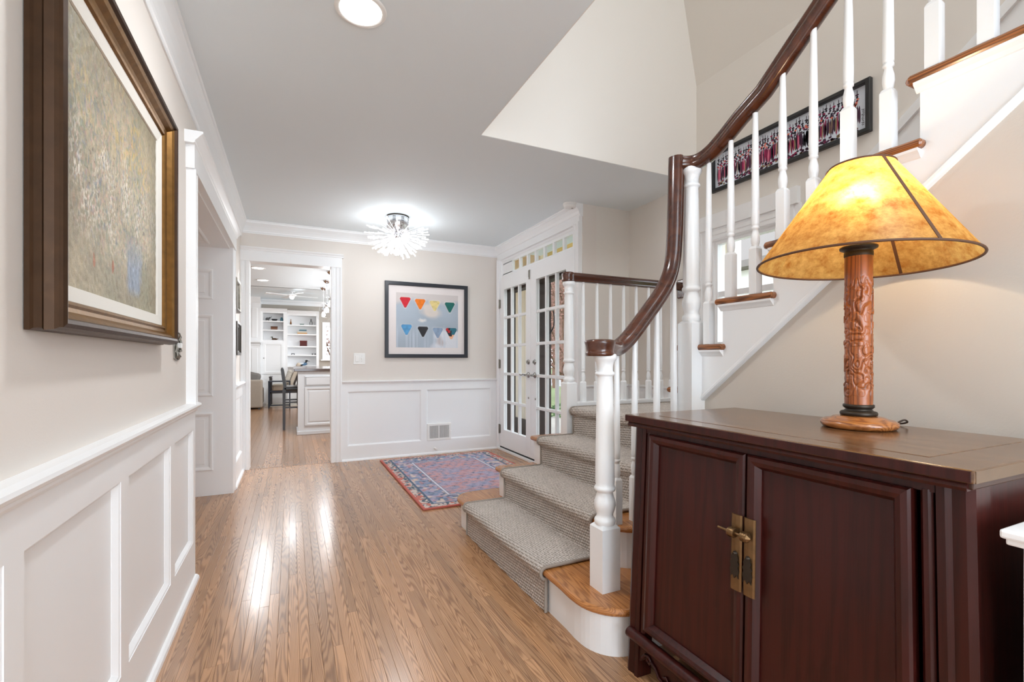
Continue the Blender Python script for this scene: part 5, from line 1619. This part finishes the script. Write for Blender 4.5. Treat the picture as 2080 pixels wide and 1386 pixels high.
t = thing('wooden_box', 'brown wooden casket with rounded lid on the middle bookcase shelf', 'box', (-0.39, SY, z))
obj('box_body', B().box(-0.465, -0.318, SY - 0.05, SY + 0.05, z, z + 0.055, bev=0.004), plain('box_wood', (120, 70, 36), 0.4, var=0.3, bscale=30), t)
obj('box_lid', B().ext([(-0.05, 0.055), (0.05, 0.055), (0.045, 0.075), (0.025, 0.088), (-0.025, 0.088), (-0.045, 0.075)], lambda u, v, x: (x, SY + u, z + v), -0.468, -0.315), plain('box_lid_wood', (96, 54, 30), 0.4), t)


def duck(x, z, s, lab, name, cb, chd, cbill, face=-1, cwing=None):
    t = thing(name, lab, 'decoy', (x, SY, z), 'bird decoys')
    body = ell(B(), (x, SY, z + 0.035 * s), 0.085 * s, 0.042 * s, 0.036 * s, n=16)
    obj('body', body, cb, t)
    q = B().ext([(0.06 * s, 0.045 * s), (0.115 * s, 0.058 * s), (0.11 * s, 0.038 * s), (0.05 * s, 0.02 * s)], lambda u, v, y: (x - face * u, y, z + v), SY - 0.022 * s, SY + 0.022 * s)
    obj('tail', q, cwing or cb, t)
    if cwing:
        obj('wing', ell(B(), (x - face * 0.02 * s, SY - 0.012 * s, z + 0.045 * s), 0.062 * s, 0.034 * s, 0.026 * s), cwing, t)
    q = B().tube([(x + face * 0.055 * s, SY, z + 0.05 * s), (x + face * 0.062 * s, SY, z + 0.085 * s)], 0.016 * s, 8)
    ell(q, (x + face * 0.07 * s, SY, z + 0.098 * s), 0.027 * s, 0.02 * s, 0.02 * s)
    obj('head', q, chd, t)
    obj('bill', B().ext([(0.09 * s, 0.102 * s), (0.135 * s, 0.093 * s), (0.135 * s, 0.088 * s), (0.09 * s, 0.088 * s)], lambda u, v, y: (x + face * u, y, z + v), SY - 0.009 * s, SY + 0.009 * s), cbill, t)
    return t


DB = plain('duck_brown', (86, 58, 34), 0.5, var=0.4, bscale=50); DG = plain('duck_green', (54, 58, 36), 0.4)
duck(-0.385, 1.568, 0.78, 'brown wooden duck decoy above the closed bookcase door', 'duck_decoy', DB, DG, plain('duck_bill', (140, 120, 50), 0.5))
z = 1.965
TW = plain('figure_wood', (132, 90, 48), 0.5, var=0.3, bscale=40)
t = thing('bottle_vase', 'tall narrow brown bottle vase on the open bookcase top shelf', 'vase', (-0.015, SY, z))
obj('body', B().lathe([(0.018, z), (0.022, z + 0.01), (0.023, z + 0.05), (0.012, z + 0.085), (0.008, z + 0.13), (0.010, z + 0.145)], (-0.015, SY, 0), 16), TW, t)
obj('base_band', B().lathe([(0.0235, z + 0.001), (0.0245, z + 0.02), (0.0235, z + 0.024)], (-0.015, SY, 0), 16), BRONZE, t)
one('green_dish', 'low green dish in the middle of the open bookcase top shelf', 'dish', B().lathe([(0.025, z), (0.045, z + 0.012), (0.057, z + 0.032), (0.052, z + 0.032), (0.0, z + 0.012)], (0.243, SY, 0), 24), plain('celadon', (120, 146, 138), 0.3))
t = thing('couple_sculpture', 'dark sculpture of two joined standing figures on the top shelf', 'sculpture', (0.458, SY, z))
for sg in (-1, 1):
    pth = [(0.458 + sg * 0.020, SY, z + 0.004), (0.458 + sg * 0.026, SY, z + 0.06), (0.458 + sg * 0.012, SY, z + 0.115), (0.458 + sg * 0.008, SY, z + 0.14)]
    obj('figure', ell(B().tube(catmull(pth, 4), 0.008, 8), (0.458 + sg * 0.013, SY, z + 0.155), 0.010, 0.010, 0.012), GREYF, t)
one('clear_glass', 'small clear glass beside the dark sculpture', 'glass', B().lathe([(0.014, z), (0.018, z + 0.045), (0.016, z + 0.045), (0.012, z + 0.004)], (0.54, SY, 0), 14), PEARL)
z = 1.732
bk = [(0.30, 0.034, (206, 160, 108), 'tan book at the bottom of the stack of five', 0.0), (0.305, 0.026, (226, 216, 196), 'cream book second from the bottom of the stack', -0.01), (0.30, 0.018, (236, 234, 226), 'thin white book in the middle of the stack', -0.005), (0.24, 0.022, (64, 118, 140), 'teal book second from the top of the stack', 0.012), (0.225, 0.020, (150, 176, 182), 'pale blue book topmost on the stack', 0.018)]
for w, h, c, lab, off in bk:
    w *= 0.75
    t = thing('book', lab, 'book', (0.25 + off, SY, z), 'stacked books on the open bookcase')
    x0, x1 = 0.25 + off - w / 2, 0.25 + off + w / 2
    obj('cover', B().box(x0, x1, SY - 0.085, SY - 0.08, z, z + h).box(x0, x1, SY - 0.085, SY + 0.08, z, z + 0.003).box(x0, x1, SY - 0.085, SY + 0.08, z + h - 0.003, z + h), plain('book_cover', c, 0.5), t)
    obj('pages', B().box(x0 + 0.004, x1 - 0.004, SY - 0.079, SY + 0.076, z + 0.003, z + h - 0.003), plain('paper', (232, 226, 212), 0.8), t)
    z += h
z = 1.425
t = thing('woven_box', 'dark red woven box on the middle shelf of the open bookcase', 'box', (0.28, SY, z))
RW = plain('red_weave', (104, 38, 34), 0.7, var=0.5, bscale=120)
obj('box_body', B().box(0.195, 0.362, SY - 0.07, SY + 0.07, z, z + 0.112, bev=0.006), RW, t)
obj('box_lid', B().box(0.190, 0.367, SY - 0.075, SY + 0.075, z + 0.112, z + 0.142, bev=0.008), RW, t)
for k in range(4):
    obj('weave_band', B().box(0.193, 0.364, SY - 0.0725, SY - 0.07, z + 0.012 + k * 0.026, z + 0.022 + k * 0.026), plain('dark_weave', (60, 34, 30), 0.7), t)
z = 1.205
t = thing('bridge_ornament', 'small dark arched ornament on the fourth shelf', 'ornament', (0.035, SY, z))
obj('arch', B().ext([(-0.043, 0), (-0.03, 0), (-0.018, 0.018), (0.018, 0.018), (0.03, 0), (0.043, 0), (0.036, 0.036), (-0.036, 0.036)], lambda u, v, y: (0.035 + u, y, z + v), SY - 0.02, SY + 0.02), BLACK, t)
for x, lab in ((0.492, 'small dark cube ornament left of its twin on the fourth shelf'), (0.556, 'small dark cube ornament at the end of the fourth shelf')):
    one('cube_ornament', lab, 'ornament', B().box(x - 0.018, x + 0.018, SY - 0.018, SY + 0.018, z, z + 0.034, bev=0.004), GREYF, 'dark cube ornaments')
LB = plain('loon_blue', (78, 112, 142), 0.4, var=0.5, bscale=60); LW = plain('loon_white', (214, 222, 228), 0.4)
duck(0.262, 0.925, 1.28, 'blue and white loon decoy on the lowest open shelf', 'loon_decoy', LB, BLACK, BLACK, 1, LW)

# ------------------------------------------------------------------ seating in the living room
SOFA = plain('taupe_sofa_weave', (150, 140, 128), 0.95, bump=0.6, bscale=220, var=0.2)
so = thing('sofa', 'taupe woven sofa, its arm end toward the kitchen opening', 'sofa', (-1.3, 12.2, 0))
obj('sofa_arm', B().box(-1.6, -0.575, 11.62, 11.84, 0.03, 0.64, bev=0.03), SOFA, so)
obj('sofa_seat', B().box(-1.5, -0.60, 11.84, 12.85, 0.05, 0.42, bev=0.03), SOFA, so)
obj('sofa_back', B().box(-1.75, -1.45, 11.62, 12.85, 0.05, 0.80, bev=0.04), SOFA, so)
obj('sofa_foot', B().box(-0.66, -0.62, 11.66, 11.70, 0, 0.035), BLACK, so)
cu = B().box(-0.19, 0.19, -0.07, 0.07, -0.17, 0.17, bev=0.06)
mt = Matrix.Translation((-0.83, 11.98, 0.64)) @ Matrix.Rotation(0.25, 4, 'Y') @ Matrix.Rotation(-0.2, 4, 'X')
cu.v = [tuple(mt @ Vector(v)) for v in cu.v]
one('cushion', 'grey cushion propped behind the sofa arm', 'cushion', cu, plain('grey_cushion', (108, 104, 100), 0.9, bump=0.4, bscale=180))

RUGG = thing('living_rug', 'pale patterned rug under the living room armchair', 'rug', (0.2, 12.35, 0))
obj('rug_field', B().box(-0.55, 1.6, 12.12, 12.9, 0.0, 0.010, bev=0.003), plain('pale_rug', (206, 198, 186), 0.95, var=0.25, bscale=9), RUGG)
BLUEBL = plain('dark_metal', (40, 42, 50), 0.3, 0.5)
st = thing('side_table', 'slim black metal side table beside the sofa arm', 'table', (-0.28, 11.9, 0))
obj('table_top', B().box(-0.47, -0.02, 11.72, 12.10, 0.58, 0.605, bev=0.003), BLUEBL, st)
for x in (-0.455, -0.035):
    for y in (11.735, 12.085):
        obj('leg', B().box(x - 0.013, x + 0.013, y - 0.013, y + 0.013, 0.0, 0.58), BLUEBL, st)
obj('lower_bar', B().box(-0.455, -0.035, 11.725, 11.745, 0.05, 0.075), BLUEBL, st)
obj('middle_bar', B().box(-0.455, -0.035, 11.725, 11.745, 0.36, 0.385), BLUEBL, st)

ac = thing('armchair', 'dark wood armchair with pale cushions before the bookcases', 'armchair', (-0.17, 12.45, 0))
PALE = plain('pale_upholstery', (192, 180, 164), 0.95, bump=0.4, bscale=180)
for x in (-0.44, 0.14):
    obj('arm', B().box(x - 0.03, x + 0.03, 12.16, 12.75, 0.66, 0.69, bev=0.006), DARKWOOD, ac)
    obj('leg', B().box(x - 0.022, x + 0.022, 12.16, 12.205, 0.01, 0.66), DARKWOOD, ac)
    obj('leg', B().box(x - 0.022, x + 0.022, 12.70, 12.745, 0.01, 0.66), DARKWOOD, ac)
obj('seat_rail', B().box(-0.44, 0.14, 12.16, 12.74, 0.30, 0.36), DARKWOOD, ac)
obj('seat_cushion', B().box(-0.41, 0.11, 12.14, 12.74, 0.36, 0.50, bev=0.04), PALE, ac)
bc_ = B().box(-0.05, 0.05, -0.26, 0.26, -0.28, 0.28, bev=0.04)
mt = Matrix.Translation((0.08, 12.42, 0.74)) @ Matrix.Rotation(0.35, 4, 'Y')
bc_.v = [tuple(mt @ Vector(v)) for v in bc_.v]
obj('back_cushion', bc_, PALE, ac)
bf = B().box(0.05, 0.08, -0.28, 0.28, -0.30, 0.26)
bf.v = [tuple(mt @ Vector(v)) for v in bf.v]
obj('back_frame', bf, DARKWOOD, ac)
tc_ = B().box(-0.06, 0.06, -0.17, 0.17, -0.17, 0.17, bev=0.05)
mt2 = Matrix.Translation((-0.06, 12.36, 0.68)) @ Matrix.Rotation(0.3, 4, 'Y')
tc_.v = [tuple(mt2 @ Vector(v)) for v in tc_.v]
one('throw_pillow', 'pale patterned pillow leaning in the dark wood armchair', 'pillow', tc_, plain('patterned_pillow', (186, 180, 170), 0.9, var=0.45, bscale=26))

# the living room window
lw = thing('window_3', 'white living room window at the edge of the kitchen opening', 'window', (1.25, 13.4, 1.55), kind='structure')
fl = lambda u, v, h: (u, 13.4 - h, v)
q = B()
for wch in ('bottom', 'right', 'top', 'left'):
    q.member(0.74, 1.85, 1.08, 2.07, [(0, 0), (0, 0.03), (0.03, 0.03), (0.05, 0.02), (0.09, 0.02), (0.09, 0)], fl, wch)
obj('casing', q, WHITE, lw)
obj('sash', B().box(0.80, 0.84, 13.42, 13.46, 1.15, 2.0).box(0.80, 1.75, 13.42, 13.46, 1.15, 1.20).box(0.80, 1.75, 13.42, 13.46, 1.40, 1.44).box(0.80, 1.75, 13.42, 13.46, 1.93, 2.0), WHITE, lw)
obj('pane', B().box(0.82, 1.75, 13.438, 13.442, 1.18, 1.95), PANE, lw)
obj('window_sill', B().box(0.70, 1.9, 13.28, 13.44, 1.055, 1.085, bev=0.005), WHITE, lw)

# ------------------------------------------------------------------ outside the entrance
gd = thing('ground', 'lawn and drive outside the entrance', 'ground', (14, 14, -0.2), kind='structure')
obj('lawn', B().box(4.4, 60, -20, 70, -0.35, -0.25), plain('lawn_green', (92, 102, 54), 0.95, var=0.4, bscale=4), gd)
obj('back_lawn', B().box(-12, 4.4, 13.7, 45, -0.35, -0.25), plain('back_lawn_green', (110, 104, 66), 0.95, var=0.3, bscale=4), gd)
obj('drive', B().box(12, 16, -20, 70, -0.34, -0.235), plain('asphalt_drive', (140, 136, 134), 0.9), gd)
obj('porch_floor', B().box(2.47, 4.6, 3.56, 8.5, -0.3, -0.02).box(2.96, 4.6, 1.2, 3.56, -0.3, -0.02), plain('porch_stone', (150, 142, 132), 0.8, var=0.2, bscale=6), gd)
YEL = plain('pale_yellow_boards', (244, 206, 128), 0.6)
pc = thing('porch_ceiling', 'pale yellow beadboard porch ceiling outside the transom', 'ceiling', (3.6, 4.5, 2.55), kind='structure')
for k in range(14):
    x = 2.46 + k * 0.085
    obj('plank', B().box(x + 0.002, x + 0.083, 3.56 if x < 2.95 else 1.2, 8.4, 2.56, 2.58, bev=0.003), YEL, pc)
obj('porch_roof', B().box(2.44, 3.72, 3.56, 8.5, 2.585, 2.7).box(2.96, 3.72, 1.2, 3.56, 2.585, 2.7), WHITE, pc)
obj('beam', B().box(3.64, 3.72, 1.2, 8.5, 2.40, 2.585), plain('cream_beam', (226, 220, 196), 0.6), pc)
CREAM = plain('cream_boards', (244, 240, 230), 0.6)
pw = thing('wall_porch', 'cream boarded porch wall outside the glazed doors', 'wall', (3.1, 6.0, 1.2), kind='structure')
for k in range(9):
    y = 5.60 + k * 0.16
    obj('plank', B().box(3.05, 3.10, y + 0.003, y + 0.157, 0.22, 2.56, bev=0.004), CREAM, pw)
obj('base_board', B().box(3.03, 3.10, 5.58, 7.04, -0.05, 0.22), plain('dark_brown_paint', (52, 36, 28), 0.5), pw)
obj('wall_core', B().box(3.095, 3.10, 5.6, 7.04, -0.05, 2.56), CREAM, pw)
DKB = plain('dark_brown_stain', (48, 27, 17), 0.6, var=0.25, bscale=9)
sf = thing('storm_frame', 'dark brown storm door frame outside the glazed leaves', 'door frame', (2.5, 4.4, 0))
obj('side_jamb', B().box(2.326, 2.455, 5.135, 5.204, 0.03, 2.03), DKB, sf)
obj('side_jamb', B().box(2.445, 2.60, 3.50, 3.58, -0.02, 2.06), DKB, sf)
obj('centre_post', B().box(2.335, 2.51, 4.372, 4.428, 0.03, 2.03), DKB, sf)
obj('lintel', B().box(2.34, 2.45, 3.585, 5.20, 1.885, 2.034), DKB, sf)
obj('bottom_rail', B().box(2.40, 2.44, 3.585, 5.20, 0.03, 0.20), DKB, sf)
obj('door_pull', B().tube(catmull([(2.50, 4.378, 1.62), (2.52, 4.34, 1.60), (2.52, 4.33, 1.45), (2.50, 4.374, 1.36)], 5), 0.007, 8), BLACK, sf)
col_ = thing('porch_column', 'pale porch column seen through the landing window', 'column', (3.64, 3.08, 0))
obj('shaft', B().box(3.56, 3.72, 3.00, 3.16, -0.02, 2.32, bev=0.01), CREAM, col_)
obj('base', B().box(3.53, 3.75, 2.97, 3.19, -0.02, 0.18, bev=0.01), CREAM, col_)
obj('cap', B().box(3.53, 3.75, 2.97, 3.19, 2.28, 2.40, bev=0.01), CREAM, col_)
nb = thing('house', 'pale neighbouring house front seen through the landing window', 'house', (9.5, 7.2, 0))
obj('house_wall', B().box(9.5, 12, 5.2, 10.0, -0.3, 3.2), CREAM, nb)
obj('house_window', B().box(9.46, 9.5, 6.6, 7.5, 1.2, 2.2), plain('far_glass', (120, 140, 160), 0.15), nb)
obj('window_frame', B().box(9.43, 9.47, 6.52, 6.6, 1.12, 2.28).box(9.43, 9.47, 7.5, 7.58, 1.12, 2.28).box(9.43, 9.47, 6.52, 7.58, 2.2, 2.28).box(9.43, 9.47, 6.52, 7.58, 1.12, 1.2).box(9.43, 9.47, 7.02, 7.08, 1.2, 2.2), WHITE, nb)
obj('house_roof', B().ext([(9.1, 3.15), (12.4, 3.15), (12.4, 3.3), (10.75, 4.8), (9.1, 3.3)], lambda u, v, y: (u, y, v), 4.9, 10.3), plain('roof_grey', (120, 112, 106), 0.9), nb)

BARK = plain('pale_bark', (120, 90, 74), 0.9, var=0.3, bscale=12)
TWIG = plain('russet_twigs', (124, 86, 72), 0.9, var=0.3, bscale=3)
tr_ = random.Random(9)
TREES = [(8.6, 14.1, 'slim pale tree nearest beyond the storm door'), (11.2, 19.2, 'russet leafed tree behind the slim pale tree'), (13.6, 23.4, 'branching tree standing in the drive verge'), (19.0, 31.0, 'tall russet tree across the drive'), (22.0, 37.0, 'russet tree farthest from the porch'), (16.2, 27.0, 'russet tree just beyond the drive'), (1.35, 17.2, 'tree outside the living room window')]
for x, y, lab in TREES:
    t = thing('lawn_tree', lab, 'tree', (x, y, -0.25), 'trees beyond the porch')
    q = B().tube([(x, y, -0.25), (x + 0.05, y, 1.5), (x - 0.04, y + 0.1, 3.2), (x, y, 5.2)], 0.11, 8)
    obj('trunk', q, BARK, t)
    q = B(); lf = B()
    for k in range(34):
        z = tr_.uniform(0.4, 5.0); a = tr_.uniform(0, 2 * PI); l = tr_.uniform(0.7, 1.7)
        e = Vector((x + l * math.cos(a), y + l * math.sin(a), z + l * 0.7))
        q.tube([(x, y, z), ((x + e.x) / 2, (y + e.y) / 2, z + l * 0.3), e], 0.022, 5)
        for j in range(95):
            f_ = tr_.uniform(0.3, 1.1)
            p_ = Vector((x, y, z)).lerp(e, f_) + Vector((tr_.gauss(0, 0.25), tr_.gauss(0, 0.25), tr_.gauss(0, 0.25)))
            s_ = tr_.uniform(0.03, 0.06)
            d1_ = Vector((tr_.gauss(0, 1), tr_.gauss(0, 1), tr_.gauss(0, 1))).normalized() * s_
            d2_ = d1_.orthogonal().normalized() * s_ * 0.6
            lf.add([p_ - d1_, p_ + d2_, p_ + d1_, p_ - d2_], [(0, 1, 2, 3)])
    tag(obj('branches', q, BARK, t), kind='stuff')
    tag(obj('russet_leaves', lf, TWIG, t), kind='stuff')
bush = thing('evergreen_bush', 'low evergreen bush outside the lowest door panes', 'bush', (4.9, 7.9, -0.55))
lf = B()
for k in range(900):
    a, p_ = tr_.uniform(0, 2 * PI), math.acos(tr_.uniform(-0.2, 1))
    c = Vector((4.9 + 0.55 * math.sin(p_) * math.cos(a), 7.9 + 0.55 * math.sin(p_) * math.sin(a), -0.28 + 0.5 * math.cos(p_))) * 1.0
    d1_ = Vector((tr_.gauss(0, 1), tr_.gauss(0, 1), tr_.gauss(0, 1))).normalized() * 0.05
    d2_ = d1_.orthogonal().normalized() * 0.02
    lf.add([c - d1_, c + d2_, c + d1_, c - d2_], [(0, 1, 2, 3)])
tag(obj('leaves', lf, plain('evergreen', (60, 88, 40), 0.8, var=0.4, bscale=6), bush), kind='stuff')
obj('stem', B().lathe([(0.04, -0.25), (0.03, -0.05)], (4.9, 7.9, 0), 8), BARK, bush)
